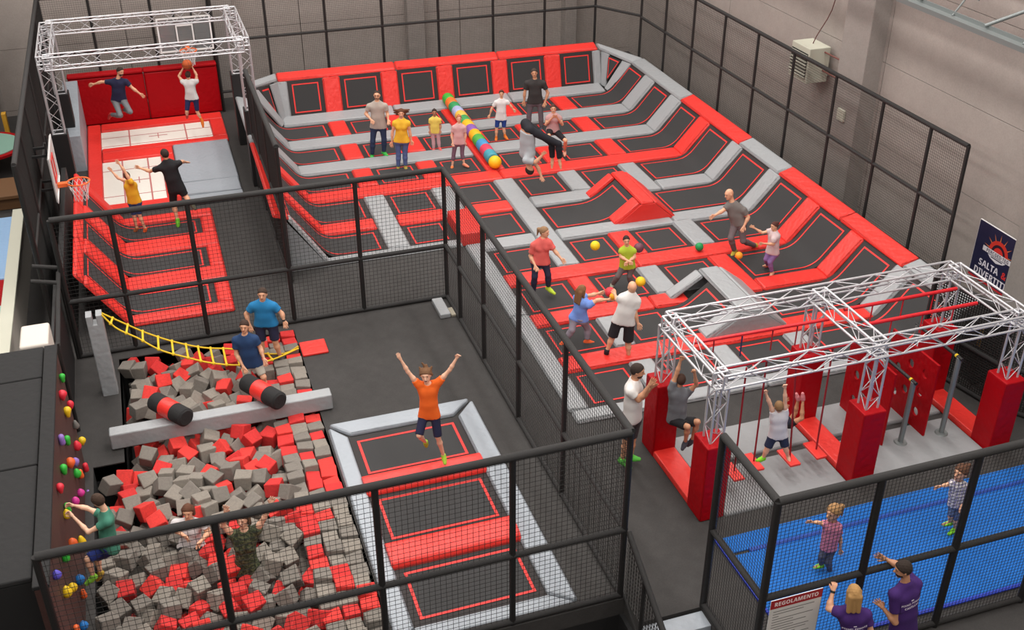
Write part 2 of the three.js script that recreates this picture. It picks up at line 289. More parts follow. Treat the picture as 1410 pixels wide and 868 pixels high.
  corner(V(3.32, 0.05, -30.98), V(3.22, 0.03, -30.35), V(2.34, 1.25, -30.2), V(3.32, 1.08, -31.27), V(3.35, 1.2, -31.66), V(2.0, 1.36, -30.2), false);
  // rim of the right slope
  const rim = (z0, z1, m) => P('safety_pad', cushion([V(13.98, 0.88, z1), V(14.4, 1.0, z1), V(14.4, 1.0, z0), V(13.98, 0.88, z0)], 0.06, 0.05), m);
  rim(-30.2, -26.75, M.grey); rim(-26.75, -23.3, M.red); rim(-23.3, -21.3, M.grey); rim(-21.3, -18.6, M.red); rim(-18.6, -16.3, M.red); rim(-16.3, -14.4, M.grey);
  const lrim = (z0, z1, m) => P('safety_pad', cushion([V(2.0, 1.36, z1), V(2.34, 1.25, z1), V(2.34, 1.25, z0), V(2.0, 1.36, z0)], 0.06, 0.05), m);
  lrim(-30.2, -26, M.grey); lrim(-26, -21.6, M.red);
  // row 3 strip (red)
  left(-25.51, -24.9, M.red); flat(LK, 8.2, -25.51, -24.9, M.red); flat(8.2, RK, -25.51, -24.9, M.red); right(-25.51, -24.9, M.red);
  // row 4
  let z0 = -24.9, z1 = -23.64;
  bedAt(lp(4.5), z0, z1); bedAt(mp(5.04, 6.22), z0, z1); bedAt(mp(6.76, 7.9), z0, z1); bedAt(mp(8.42, 9.62), z0, z1); bedAt(mp(10.14, 11.32), z0, z1); bedAt(rp(11.82), z0, z1);
  flat(4.5, 5.04, -24.9, -21.93, M.grey); flat(6.22, 6.76, -24.9, -23.0, M.grey); flat(7.88, 8.42, -24.9, -19.95, M.grey); flat(9.62, 10.14, -24.9, -23.64, M.grey); flat(11.32, 11.82, -24.9, -23.07, M.grey);
  // strip 4
  left(-23.64, -23.07, M.red); flat(LK, 4.5, -23.64, -23.07, M.red); flat(5.04, 6.22, -23.64, -23.07, M.red); flat(6.76, 7.88, -23.64, -23.07, M.red); flat(8.42, 10.12, -23.64, -23.07, M.grey); flat(11.82, RK, -23.64, -23.07, M.grey); right(-23.64, -23.07, M.grey);
  // row 5
  bedAt(lp(4.5), -23.07, -21.93); bedAt(mp(5.04, 6.1), -23.07, -21.93); bedAt(mp(6.76, 7.88), -23.07, -21.72);
  bedAt(bend([[8.42, 0], [9.85, 0], [10.5, 0.47]], 0.5), -23.07, -21.72); bedAt(rp(11.42), -23.07, -21.72);
  // strip 5, left front edge
  flat(2.95, 6.2, -21.93, -21.6, M.grey); P('safety_pad', slopePad(LT, [LK - 0.1, 0.012], -21.93, -21.6), M.grey);
  flat(6.58, 7.88, -21.72, -21.17, M.grey); flat(8.42, 11.3, -21.72, -21.17, M.grey); flat(11.3, RK, -21.72, -21.17, M.grey); right(-21.72, -21.17, M.grey);
  // row 6
  bedAt(mp(6.6, 7.88), -21.17, -19.95); bedAt(mp(8.42, 9.52), -21.17, -19.95); flat(9.52, 10.06, -21.17, -19.95, M.red); bedAt(mp(10.06, 11.2), -21.17, -19.95); flat(11.2, 11.74, -21.3, -19.95, M.grey); bedAt(rp(11.74), -21.17, -19.95);
  flat(6.58, 9.6, -19.95, -19.39, M.red); flat(9.6, RK, -19.95, -19.39, M.red); right(-19.95, -19.39, M.red);
  // row 7
  z0 = -19.39; z1 = -18.16;
  bedAt(mp(6.6, 7.86), z0, z1); flat(7.86, 8.34, z0, z1, M.red); bedAt(mp(8.34, 9.46), z0, z1); flat(9.46, 9.98, z0, z1, M.grey); bedAt(mp(9.98, 11.2), z0, z1); flat(11.2, 11.7, z0, -17.65, M.red); bedAt(rp(11.7), z0, z1);
  flat(6.58, 9.2, -18.16, -17.65, M.red); flat(9.2, 10.0, -18.16, -17.65, M.red); flat(11.7, RK, -18.16, -17.65, M.red); right(-18.16, -17.65, M.red);
  // row 8
  z0 = -17.65; z1 = -16.48;
  bedAt(mp(6.6, 7.82), z0, z1); flat(7.82, 8.26, z0, z1, M.grey); bedAt(mp(8.26, 9.3), z0, z1); bedAt(bend([[9.3, 0], [9.75, 0], [10.35, 0.46]], 0.4), z0, z1); bedAt(rp(11.4), z0, z1);
  flat(6.58, 9.2, -16.48, -15.94, M.red); flat(9.2, RK, -16.48, -15.94, M.red); right(-16.48, -15.94, M.grey);
  // row 9 and front edge
  z0 = -15.94; z1 = -14.76;
  bedAt(mp(6.6, 7.82), z0, z1); flat(7.82, 8.32, z0, z1, M.grey); bedAt(mp(8.32, 9.5), z0, z1); flat(9.5, 9.92, z0, z1, M.grey); bedAt(mp(9.92, 11.12), z0, z1); flat(11.12, 11.6, z0, z1, M.grey); bedAt(rp(11.6), z0, z1);
  flat(6.22, 10, -14.76, -14.4, M.grey); flat(10, RK, -14.76, -14.4, M.grey); right(-14.76, -14.4, M.grey);
  flat(6.2, 6.6, -18.2, -14.76, M.grey); flat(6.2, 6.6, -21.6, -18.2, M.grey);
  // padded ridges between two beds
  const ridge = (xl, r0, r1, xr, y, zb, zf, side, face) => {
    const prof = [V(xl, 0.02, zf), V(xr, 0.02, zf), V(r1, y, zf), V(r0, y, zf)];
    P('ridge_end', cushion(prof, 0.03, 0.02), face);
    P('ridge_end', cushion([V(xr, 0.02, zb), V(xl, 0.02, zb), V(r0, y, zb), V(r1, y, zb)], 0.02, 0.02), face);
    P('ridge_top', cushion([V(r0, y, zf + 0.02), V(r1, y, zf + 0.02), V(r1, y, zb), V(r0, y, zb)], 0.06, 0.06), side);
    P('ridge_side', cushion([V(r1, y, zf + 0.02), V(xr, 0.02, zf + 0.02), V(xr, 0.02, zb), V(r1, y, zb)], 0.05, 0.05), side);
    for (const [a, b] of [[zf - 0.4, zf + 0.02], [zb, zb + 0.32]]) P('ridge_side', cushion([V(xl, 0.02, b), V(r0, y, b), V(r0, y, a), V(xl, 0.02, a)], 0.07, 0.05), side);
  };
  ridge(9.87, 10.5, 10.86, 11.42, 0.5, -23.4, -21.5, M.red, M.red);
  ridge(9.62, 10.33, 10.8, 11.4, 0.48, -18.15, -16.2, M.grey, M.grey);
  { const sp = new THREE.Shape(); sp.moveTo(2.2, 0.005); sp.lineTo(3.1, 0.005); sp.lineTo(2.25, 1.24); sp.lineTo(2.2, 1.24); sp.closePath(); const g = new THREE.ExtrudeGeometry(sp, { depth: 0.03, bevelEnabled: false }); g.translate(0, 0, -21.64); P('side_panel', buv(g), M.grey); }
  // raised red block
  P('foam_step', rbx(6.16, 6.72, 0.0, 0.32, -22.95, -21.62, 0.03), M.red);
}
// ------------------------------------------------------------------ net fences
// pts: post positions [x,z]; rails: heights; nets between successive rails
function fence(label, pts, y0, rails, cell, o = {}) {
  const [ox, oz] = pts[0], t = thing('net_fence', label, 'fence', [ox, y0, oz]);
  const L = ([x, z], y) => V(x - ox, y - y0, z - oz), pr = o.pr || 0.046, rr_ = o.rr || 0.056, top = rails[rails.length - 1], w = o.w || 0.0048;
  pts.forEach((p, i) => { if (!(o.skip || []).includes(i)) part('post', tube(L(p, y0), L(p, top), pr, 8), M.pole, t); });
  for (let i = 0; i + 1 < pts.length; i++) {
    const a = pts[i], b = pts[i + 1];
    rails.forEach((h, k) => { part('rail', tube(L(a, h), L(b, h), k === rails.length - 1 ? rr_ : rr_ * 0.85, 10), M.foamTube, t); });
    for (let k = 0; k + 1 < rails.length; k++) {
      const out = { pos: [], idx: [] }, len = Math.hypot(b[0] - a[0], b[1] - a[1]), nx = Math.round(len / cell), h0 = rails[k], h1 = rails[k + 1], ny = Math.round((h1 - h0) / cell);
      const at = (s, h) => L([a[0] + (b[0] - a[0]) * s, a[1] + (b[1] - a[1]) * s], h);
      for (let q = 1; q < nx; q++) stick(out, at(q / nx, h0), at(q / nx, h1), w);
      for (let q = 1; q < ny; q++) stick(out, at(0, h0 + (h1 - h0) * q / ny), at(1, h0 + (h1 - h0) * q / ny), w);
      part('net', rawGeo(out), o.net || M.net, t);
    }
  }
  return t;
}
const zrow = (x, ...zs) => zs.map(z => [x, z]), xrow = (z, ...xs) => xs.map(x => [x, z]);
fence('black net fence along the front of the foam pit and trampolines', xrow(-10.4, -2.1, -0.15, 1.75, 3.52, 5.14), 0, [0.05, 1.27, 2.92], 0.077);
fence('black net fence between the foam pit and the red trampoline lanes', xrow(-19.5, -2.15, -1.13, 0.24, 1.95, 3.38, 5.15), 0, [0.05, 1.23, 2.92], 0.082);
fence('black net fence between the foam pit platform and the walkway', zrow(5.15, -19.5, -18.5, -16.9, -14.9, -12.75, -10.4), 0, [0.05, 1.25, 2.92], 0.075, { skip: [0, 5] });
fence('tall black net fence in front of the back wall', xrow(-32.4, 1.9, 3.4, 5.13, 6.83, 8.57, 10.32, 12.02, 13.74), 0, [0.6, 2.12, 3.6], 0.055, { pr: 0.04, rr: 0.045, net: M.net2, w: 0.0046 });
fence('short angled black net fence closing the corner behind the trampolines', [[13.74, -32.4], [14.65, -30.9]], 0, [0.6, 2.12, 3.6], 0.055, { pr: 0.04, rr: 0.045, net: M.net2, w: 0.0046, skip: [0, 1] });
fence('tall black net fence in front of the wall with the heater', zrow(14.65, -30.9, -29.2, -27.45, -25.7, -23.97, -22.27, -20.48, -18.7, -17.1, -15.98), 0, [0.5, 2.08, 3.52], 0.055, { pr: 0.04, rr: 0.045, net: M.net2, w: 0.0046 });
fence('black net fence behind the red basketball wall', xrow(-32.62, -2.6, -1.33, 0.28, 1.85), 0, [0.6, 2.1, 3.65], 0.06, { pr: 0.04, rr: 0.045, net: M.net2, w: 0.0046 });
fence('black net fence beside the basketball bay and red lanes', zrow(-2.6, -32.6, -30.4, -28.2, -26, -23.8, -22, -20.3), 0, [0.1, 2.0, 3.72], 0.05, { w: 0.02, pr: 0.05, rr: 0.05 });
fence('dark net divider between the basketball bay and the arena', zrow(2.15, -26.3, -24.9, -23.2, -21.2), 0, [0.05, 1.5, 3.12], 0.05, { w: 0.02, pr: 0.04 });
// toddler zone fence
fence('black net fence in front of the blue toddler trampolines', xrow(-8.5, 6.18, 7.62, 9.05, 10.5, 12, 13.5), 0, [0.06, 1.43, 3.0], 0.056, { pr: 0.053, rr: 0.056, w: 0.0042 });
fence('black net fence at the walkway end of the toddler trampolines', zrow(6.18, -9.85, -8.5), 0, [0.06, 1.43, 3.0], 0.056, { pr: 0.053, rr: 0.056, skip: [1], w: 0.0042 });
fence('dark net fence behind the climbing frame at the wall', [[12.95, -14.2], [13.3, -12.6], [14.3, -11.2], [15.3, -9.8]], 0, [0.05, 0.9, 1.9], 0.05, { w: 0.016 });
// stair rail
{
  const t = thing('stair_rail', 'black netted handrail going down beside the foam pit corner', 'handrail', [5.2, 0, -10.4]);
  const A = V(0, 1.22, 0.02), B = V(0.02, 0.45, 1.25), A0 = V(0, 0.05, 0.02), B0 = V(0.02, -0.72, 1.25);
  part('rail', tube(A, B, 0.04, 10), M.foamTube, t); part('rail', tube(A0, B0, 0.03, 10), M.foamTube, t);
  part('post', tube(V(0.01, 0.85, 0.58), V(0.01, -0.9, 0.58), 0.035, 8), M.pole, t); part('post', tube(B, V(0.02, -0.9, 1.25), 0.035, 8), M.pole, t);
  const out = { pos: [], idx: [] };
  for (let i = 1; i < 16; i++) { const s = i / 16; stick(out, A.clone().lerp(B, s), A0.clone().lerp(B0, s), 0.008); stick(out, A.clone().lerp(A0, s), B.clone().lerp(B0, s), 0.008); }
  part('net', rawGeo(out), M.net, t);
  const s = thing('stair', 'pale grey steps leading down from the walkway', 'stairs', [5.68, -0.9, -9.4]);
  for (let i = 0; i < 4; i++) part('step', rbx(-0.47, 0.47, 0, 0.86 - i * 0.22, -0.42 + i * 0.3, -0.12 + i * 0.3, 0.012), M.paleGrey, s);
}

// ------------------------------------------------------------------ box trusses
const braceGeo = new THREE.CylinderGeometry(0.008, 0.008, 1, 6, 1);
function truss(parent, name, a, b, w, up, step = 0.36, r = 0.02, ends = true) {
  const d = b.clone().sub(a), L = d.length(); d.normalize(); const s = d.clone().cross(up).normalize(), u = s.clone().cross(d).normalize(), h = w / 2;
  const cor = [[1, 1], [1, -1], [-1, -1], [-1, 1]].map(([i, j]) => s.clone().multiplyScalar(i * h).addScaledVector(u, j * h));
  const gs = cor.map(c => tube(a.clone().add(c), b.clone().add(c), r, 8));
  if (ends) for (const e of [a, b]) for (let k = 0; k < 4; k++) gs.push(tube(e.clone().add(cor[k]), e.clone().add(cor[(k + 1) % 4]), r * 0.9, 6));
  const m = part(name, mergeGeometries(gs), M.alu, parent);
  const n = Math.max(2, Math.round(L / step));
  for (let k = 0; k < 4; k++) for (let i = 0; i < n; i++) {
    const c0 = cor[(i + k) % 2 ? k : (k + 1) % 4], c1 = cor[(i + k) % 2 ? (k + 1) % 4 : k];
    const p = a.clone().addScaledVector(d, L * i / n).add(c0), q = a.clone().addScaledVector(d, L * (i + 1) / n).add(c1), v = q.clone().sub(p), l = v.length();
    const br = part('brace', braceGeo, M.alu, m); br.position.copy(p).add(q).multiplyScalar(0.5); br.scale.set(1, l, 1); br.quaternion.setFromUnitVectors(V(0, 1, 0), v.normalize());
  }
  return m;
}
// basketball bay: truss portal
{
  const t = thing('truss_portal', 'silver box truss portal standing over the basketball bay', 'truss', [0, 0, -28.2]);
  const x0 = -2.28, x1 = 2.22, zf = 1.45, zb = -1.5, y = 3.62, w = 0.29;
  truss(t, 'beam', V(x0, y, zf), V(x1, y, zf), w, V(0, 1, 0)); truss(t, 'beam', V(x0, y, zb), V(x1, y, zb), w, V(0, 1, 0));
  truss(t, 'beam', V(x0, y, zb), V(x0, y, zf), w, V(0, 1, 0)); truss(t, 'beam', V(x1, y, zb), V(x1, y, zf), w, V(0, 1, 0));
  for (const [x, z, h] of [[x0, zf, 1.95], [x1, zf, 2.02], [x0, zb, 1.95], [x1, zb, 2.02]]) {
    truss(t, 'leg', V(x, h, z), V(x, y, z), 0.27, V(0, 0, 1), 0.26);
    part('base_box', rbx(x - 0.19, x + 0.19, 0, h, z - 0.19, z + 0.19, 0.02), M.black, t, null, 'black box under the truss leg');
  }
}
// slam-dunk bay
{
  const t = thing('dunk_wall', 'tall red padded wall behind the basketball trampolines', 'padded wall', [-0.1, 0, -32.3]);
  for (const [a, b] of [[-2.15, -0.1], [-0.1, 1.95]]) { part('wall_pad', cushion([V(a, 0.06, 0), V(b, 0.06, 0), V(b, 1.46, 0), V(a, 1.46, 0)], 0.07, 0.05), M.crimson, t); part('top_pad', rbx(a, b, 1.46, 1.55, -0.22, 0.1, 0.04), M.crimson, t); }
  const s = thing('side_bolster', 'grey wedge-shaped padded wall left of the dunk trampolines', 'padded wall', [-2.18, 0, -30.6]);
  const sh = new THREE.Shape(); sh.moveTo(-1.55, 0); sh.lineTo(1.55, 0); sh.lineTo(1.55, 0.95); sh.lineTo(-1.55, 1.42); sh.closePath();
  const eg = new THREE.ExtrudeGeometry(sh, { depth: 0.36, bevelEnabled: true, bevelSize: 0.02, bevelThickness: 0.02, bevelSegments: 2 }); eg.rotateY(-Math.PI / 2); eg.translate(0.18, 0, 0);
  part('pad', buv(eg), M.paleGrey, s);
  const d = thing('dunk_trampoline', 'red frame holding two white marked jump mats and a grey mat', 'trampoline', [0, 0, -29.2]);
  const Z = z => z + 29.2, R = (x0, x1, z0, z1, m = M.red, n = 'frame_pad') => part(n, flatPad(x0, x1, Z(z0), Z(z1), 0.01, 0.08, 0.04), m, d);
  R(-1.97, -1.6, -32.2, -25.95); R(-1.6, 1.78, -32.2, -31.65); R(1.38, 1.78, -31.65, -30.25); R(-1.6, 1.78, -30.25, -29.94); R(-1.6, 0.24, -29.94, -29.34); R(-0.11, 0.24, -29.34, -26.0);
  R(0.24, 1.74, -29.94, -27.2, M.paleGrey, 'landing_mat'); R(0.24, 1.72, -27.2, -26.4, M.paleGrey, 'landing_mat'); part('landing_mat_edge', rbx(0.3, 1.72, 0.01, 0.06, Z(-26.4), Z(-25.9), 0.015), M.paleGrey, d);
  R(-1.6, 0.24, -26.42, -25.95);
  const mat = (x0, x1, z0, z1, xs, zs, cx, cz) => {
    const m = part('white_mat', bx(x0, x1, 0.012, 0.03, Z(z0), Z(z1)), M.white, d), g = [];
    for (const x of xs) g.push(bx(x - 0.02, x + 0.02, 0.03, 0.034, Z(z0), Z(z1))); for (const z of zs) g.push(bx(x0, x1, 0.0305, 0.0345, Z(z) - 0.014, Z(z) + 0.014));
    g.push(bx(cx - 0.25, cx + 0.25, 0.031, 0.035, Z(cz) - 0.018, Z(cz) + 0.018), bx(cx - 0.012, cx + 0.012, 0.031, 0.035, Z(cz) - 0.2, Z(cz) + 0.2));
    part('mat_lines', mergeGeometries(g), M.seam, m);
  };
  mat(-1.6, 1.38, -31.65, -30.25, [-0.85, 0.68], [-31.15, -30.5], -0.08, -30.95);
  mat(-1.6, -0.11, -29.34, -26.42, [-1.1, -0.45], [-28.7, -27.0], -0.72, -27.9);
}
// hoops
function hoop(label, pos, turn, clear) {
  const t = thing('basketball_hoop', label, 'basketball hoop', pos, turn); // board in local xy plane, rim toward +z
  const w = 0.72, h0 = -0.08, h1 = 0.86;
  part('backboard', bx(-w, w, h0, h1, -0.02, 0.0), clear ? new THREE.MeshPhysicalMaterial({ color: C('#cfd2d4'), transmission: 0.85, roughness: 0.1, thickness: 0 }) : std('#c9c6c4', 0.3), t);
  const fr = (x0, x1, y0, y1, e, n, m) => part(n, mergeGeometries([bx(x0, x1, y0, y0 + e, 0.002, 0.02), bx(x0, x1, y1 - e, y1, 0.002, 0.02), bx(x0, x0 + e, y0 + e, y1 - e, 0.002, 0.02), bx(x1 - e, x1, y0 + e, y1 - e, 0.002, 0.02)]), m, t);
  fr(-w - 0.02, w + 0.02, h0 - 0.02, h1 + 0.02, 0.045, 'board_frame', M.netWhite); fr(-0.24, 0.24, 0.14, 0.66, 0.04, 'target_square', clear ? M.netWhite : M.red);
  part('rim_bracket', rbx(-0.06, 0.06, -0.04, 0.05, 0.0, 0.2, 0.01), M.orange, t);
  const g = new THREE.TorusGeometry(0.23, 0.017, 8, 28); g.rotateX(Math.PI / 2); g.translate(0, 0.03, 0.42); part('rim', g, M.orange, t);
  const out = { pos: [], idx: [] }, at = (a, k) => { const r = [0.23, 0.2, 0.165, 0.145, 0.14][k]; return V(Math.cos(a) * r, 0.02 - k * 0.1, 0.42 + Math.sin(a) * r); };
  for (let i = 0; i < 12; i++) for (let k = 0; k < 4; k++) { const a = i * Math.PI / 6 + k * Math.PI / 12; for (const s of [-1, 1]) stick(out, at(a, k), at(a + s * Math.PI / 12, k + 1), 0.009); }
  part('net', rawGeo(out), M.netWhite, t);
  for (const x of [-0.24, 0.24]) part('bracket_arm', mergeGeometries([bx(x - 0.03, x + 0.03, -0.1, 1.05, -0.06, -0.02), bx(x - 0.02, x + 0.02, 0.0, 0.05, -0.38, -0.06), bx(x - 0.02, x + 0.02, 0.75, 0.8, -0.38, -0.06)]), M.black, t);
  return t;
}
hoop('clear basketball backboard with orange rim above the red padded wall', [1.11, 2.07, -32.22], 0, true);
hoop('basketball hoop with white net fixed to the side fence', [-2.25, 1.98, -23.4], Math.PI / 2, false);
// three red lanes with a sloping side
{
  const t = thing('trampoline_lanes', 'three red framed trampoline lanes with a raised sloping end', 'trampoline', [0, 0, -23]);
  const Z = z => z + 23, K = -1.2, T = [-2.06, 1.35];
  const T2 = [K + (T[0] - K) * 0.83, T[1] * 0.83];
  const rows = [[-25.1, -24.2], [-23.5, -22.47], [-21.8, -20.77]], strips = [[-25.56, -25.1], [-24.2, -23.5], [-22.47, -21.8], [-20.77, -20.35]];
  for (const [a, b] of rows) bed(t, bend([T2, [K, 0], [0.55, 0]], 0.35), Z(a), Z(b), 0.12, 0.035);
  for (const [a, b] of strips) { part('safety_pad', flatPad(K - 0.03, 0.87, Z(a), Z(b)), M.red, t); part('safety_pad', slopePad(T2, [K, 0.012], Z(a), Z(b)), M.red, t); }
  for (const [a, b] of [[-25.56, -23.9], [-23.9, -22.1], [-22.1, -20.35]]) part('safety_pad', slopePad(T, T2, Z(a), Z(b)), M.red, t);
  for (const [a, b] of rows) { part('safety_pad', flatPad(0.55, 0.87, Z(a), Z(b)), M.red, t); }
  part('side_panel', bx(-2.3, -2.2, 0, 1.5, Z(-25.6), Z(-20.3)), M.black, t);
}
// basketballs and dodge balls
function ball(name, label, x, y, z, r, col, grp) { return solo(name, new THREE.SphereGeometry(r, 24, 16), std(col, 0.55, { bumpMap: texGrain, bumpScale: 0.002 }), label, 'ball', [x, y, z], grp); }
{
  const p = plz(257.5, 89, -30.2), t = thing('basketball', 'orange basketball held up under the rim by the boy in white', 'ball', [p.x, p.y, p.z]);
  part('skin', new THREE.SphereGeometry(0.135, 24, 18), std('#b5521f', 0.7, { bumpMap: texGrain, bumpScale: 0.003 }), t);
  for (const [ax, ay] of [[0, 0], [Math.PI / 2, 0], [0, Math.PI / 2]]) { const g = new THREE.TorusGeometry(0.134, 0.004, 5, 32); g.rotateX(ax); g.rotateY(ay + 0.3); part('seam', g, M.black, t); }
}
const BALLS = [['yellow dodge ball in the air between the coral and lime tops', 819.5, 338.5, -18.6, 0.1, '#e8c312'], ['maroon ball beside the girl in the lime top', 879.5, 341.5, -19.3, 0.11, '#6d3a48'], ['green dodge ball on the red strip by the bald runner', 963, 340, -19.6, 0.095, '#128a4a'], ['orange ball at the feet of the bald runner', 1017.5, 352, -18.9, 0.085, '#eb9a22'], ['red ball held by the bald man in white', 840, 402.5, -16.9, 0.1, '#d3303c'], ['small amber ball in the hands of the woman in light blue', 844, 408.5, -16.75, 0.068, '#f0a512'], ['yellow ball flying past the bald head of the man in white', 882, 388, -17.2, 0.1, '#ecbb14']];
for (const [l, x, y, z, r, c] of BALLS) { const p = plz(x, y, z); ball('play_ball', l, p.x, p.y, p.z, r, c, 'dodge balls in the arena'); }
// caterpillar of foam segments
{
  const t = thing('foam_caterpillar', 'row of coloured foam barrels lying along the red pad', 'foam roller', [8.18, 0.07, -28]);
  const cols = ['#3aa53a', '#e8722c', '#2f8f57', '#9fa6c9', '#e2b04a', '#3c9150', '#e9ac1e', '#7d549f', '#eea512', '#4a9c3e', '#3f87b5', '#cf3a55', '#3f8fa0', '#ecb80e'];
  const a = fl(616, 145), b = fl(684.5, 239), n = cols.length;
  cols.forEach((c, i) => {
    const s = (i + 0.5) / n, p = a.clone().lerp(b, s), L = a.distanceTo(b) / n, r = 0.17, d = b.clone().sub(a).normalize();
    const pr = [[0.0001, -0.5], [0.75, -0.5], [0.93, -0.46], [1, -0.34], [1.02, 0], [1, 0.34], [0.93, 0.46], [0.75, 0.5], [0.0001, 0.5]].map(([q, h]) => new THREE.Vector2(q * r, h * L));
    const g = i === n - 1 ? new THREE.SphereGeometry(r * 1.02, 20, 14) : new THREE.LatheGeometry(pr, 20);
    g.applyQuaternion(new THREE.Quaternion().setFromUnitVectors(V(0, 1, 0), d)); g.translate(p.x - 8.18, r, p.z + 28);
    part('barrel', g, std(c, 0.6), t);
  });
}

// ------------------------------------------------------------------ foam pit platform
{
  const t = thing('trampoline_run', 'three black trampolines in a row inside a grey padded border', 'trampoline', [3.2, 0, -13.1]);
  const X = x => x - 3.2, Z = z => z + 13.1, q = (x0, z0, x1, z1, x2, z2, x3, z3, m = M.paleGrey) => part('border_pad', cushion([V(X(x0), 0.01, Z(z0)), V(X(x1), 0.01, Z(z1)), V(X(x2), 0.01, Z(z2)), V(X(x3), 0.01, Z(z3))], 0.06, 0.04), m, t);
  q(1.9, -15.76, 2.25, -15.36, 4.1, -15.36, 4.54, -15.76); const g = (a) => a;
  q(1.9, -10.46, 2.2, -10.72, 2.2, -15.3, 1.9, -15.72); q(4.54, -10.46, 4.54, -15.72, 4.16, -15.3, 4.16, -10.72); q(1.9, -10.44, 4.54, -10.44, 4.16, -10.72, 2.2, -10.72);
  for (const [a, b] of [[-15.3, -14.12], [-13.68, -12.46], [-11.95, -10.74]]) bed(t, [[X(2.2), 0], [X(4.16), 0]], Z(a), Z(b), 0.12, 0.045);
  for (const [a, b, r] of [[-14.12, -13.68, 0.12], [-12.46, -11.95, 0.13]]) {
    const s = new THREE.Shape(), w = (b - a) / 2; s.moveTo(-w, 0); s.quadraticCurveTo(-w, r, -w * 0.35, r); s.lineTo(w * 0.35, r); s.quadraticCurveTo(w, r, w, 0); s.closePath();
    const e = new THREE.ExtrudeGeometry(s, { depth: 1.98, bevelEnabled: true, bevelSize: 0.015, bevelThickness: 0.015, bevelSegments: 2, curveSegments: 6 }); e.rotateY(Math.PI / 2); e.translate(X(2.19), 0.015, Z((a + b) / 2)); part('red_bolster', buv(e), M.red, t);
  }
}
{ // balance beam
  const t = thing('balance_beam', 'long grey padded balance beam lying across the foam pit', 'balance beam', [0.22, 0, -16.38]);
  part('beam_pad', rbx(-1.88, 1.9, 0.02, 0.33, -0.13, 0.13, 0.03), M.grey, t);
}
for (const [a, b, l] of [[[-0.87, -16.82], [-0.37, -16.1], 'black foam roller with a red band nearer the rope ladder post'], [[0.7, -16.9], [1.2, -16.08], 'black foam roller with a red band beside the man in the navy shirt']]) {
  const A = V(a[0], 0, a[1]), B = V(b[0], 0, b[1]), c = A.clone().lerp(B, 0.5), d = B.clone().sub(A), L = d.length() * 1.0; d.normalize();
  const t = thing('foam_roller', l, 'foam roller', [c.x, 0.5, c.z]);
  const seg = (s0, s1, m, n, r = 0.165) => { const e0 = s0 === -0.5, e1 = s1 === 0.5, pr = [[0.0001, s0 * L], [e0 ? 0.8 * r : r, s0 * L], [r, s0 * L + (e0 ? 0.035 : 0)], [r, s1 * L - (e1 ? 0.035 : 0)], [e1 ? 0.8 * r : r, s1 * L], [0.0001, s1 * L]].map(p => new THREE.Vector2(...p)); const g = new THREE.LatheGeometry(pr, 24); g.applyQuaternion(new THREE.Quaternion().setFromUnitVectors(V(0, 1, 0), d)); return part(n, toCreasedNormals(g, 0.6), m, t); };
  seg(-0.5, -0.16, M.blackPad, 'roller_end'); seg(-0.16, 0.16, M.red, 'red_band', 0.168); seg(0.16, 0.5, M.blackPad, 'roller_end');
}
{ // grey padded post with rope ladder
  const t = thing('anchor_post', 'grey padded forked post holding the yellow rope ladder', 'post', [-1.64, 0, -18.12]);
  const sh = new THREE.Shape(); [[-0.12, 0], [0.12, 0], [0.12, 1.66], [0.05, 1.66], [0.05, 1.48], [-0.05, 1.48], [-0.05, 1.66], [-0.12, 1.66]].forEach((p, i) => i ? sh.lineTo(...p) : sh.moveTo(...p)); sh.closePath();
  const g = new THREE.ExtrudeGeometry(sh, { depth: 0.2, bevelEnabled: true, bevelSize: 0.015, bevelThickness: 0.015, bevelSegments: 2 }); g.translate(0, 0, -0.1); part('post_pad', buv(g), M.grey, t);
  const r = thing('rope_ladder', 'yellow rope ladder sagging across the foam pit', 'rope ladder', [0, 0, -18.1]);
  const side = pts => new THREE.CatmullRomCurve3(pts.map(([x, y, z]) => plz(x, y, z).add(V(0, 0, 18.1))));
  const c1 = side([[139, 431, -18.15], [165, 443, -18.2], [205, 460, -18.3], [240, 471, -18.35], [280, 479, -18.4], [320, 481, -18.4], [360, 487, -18.4], [395, 486, -18.4], [411, 477, -18.4]]), c2 = side([[139, 433, -18.05], [160, 452, -18], [190, 466, -17.95], [220, 482, -17.9], [255, 492, -17.9], [290, 500, -17.9], [330, 503, -17.9], [370, 497, -18], [411, 480, -18.35]]);
  part('side_rope', new THREE.TubeGeometry(c1, 60, 0.016, 6), M.yellowRope, r); part('side_rope', new THREE.TubeGeometry(c2, 60, 0.016, 6), M.yellowRope, r);
  const tp = [0.06, 0.14, 0.22, 0.3, 0.37, 0.44, 0.5, 0.56, 0.62, 0.68, 0.76, 0.84];
  tp.forEach(s => { const a = c1.getPointAt(s), b = c2.getPointAt(s); const m = part('rung', tube(a, b, 0.02, 8), M.yellowRope, r); for (const e of [a, b]) { const g = new THREE.SphereGeometry(0.032, 10, 8); g.translate(e.x, e.y, e.z); part('knot', g, M.yellowRope, m); } });
}
solo('red_mat', rbx(-0.25, 0.25, 0, 0.05, -0.25, 0.25, 0.02), M.red, 'small square red mat on the dark floor beside the foam pit', 'mat', [2.14, 0, -18.4]);
{ const t = thing('floor_block', 'grey padded block with a wooden pad in the fence corner', 'block', [4.95, 0, -19.05]); part('pad', rbx(-0.17, 0.05, 0, 0.1, -0.35, 0.36, 0.02), M.grey, t); part('wood_pad', rbx(0.06, 0.17, 0, 0.06, 0.05, 0.36, 0.015), std('#8d8779', 0.8), t); }
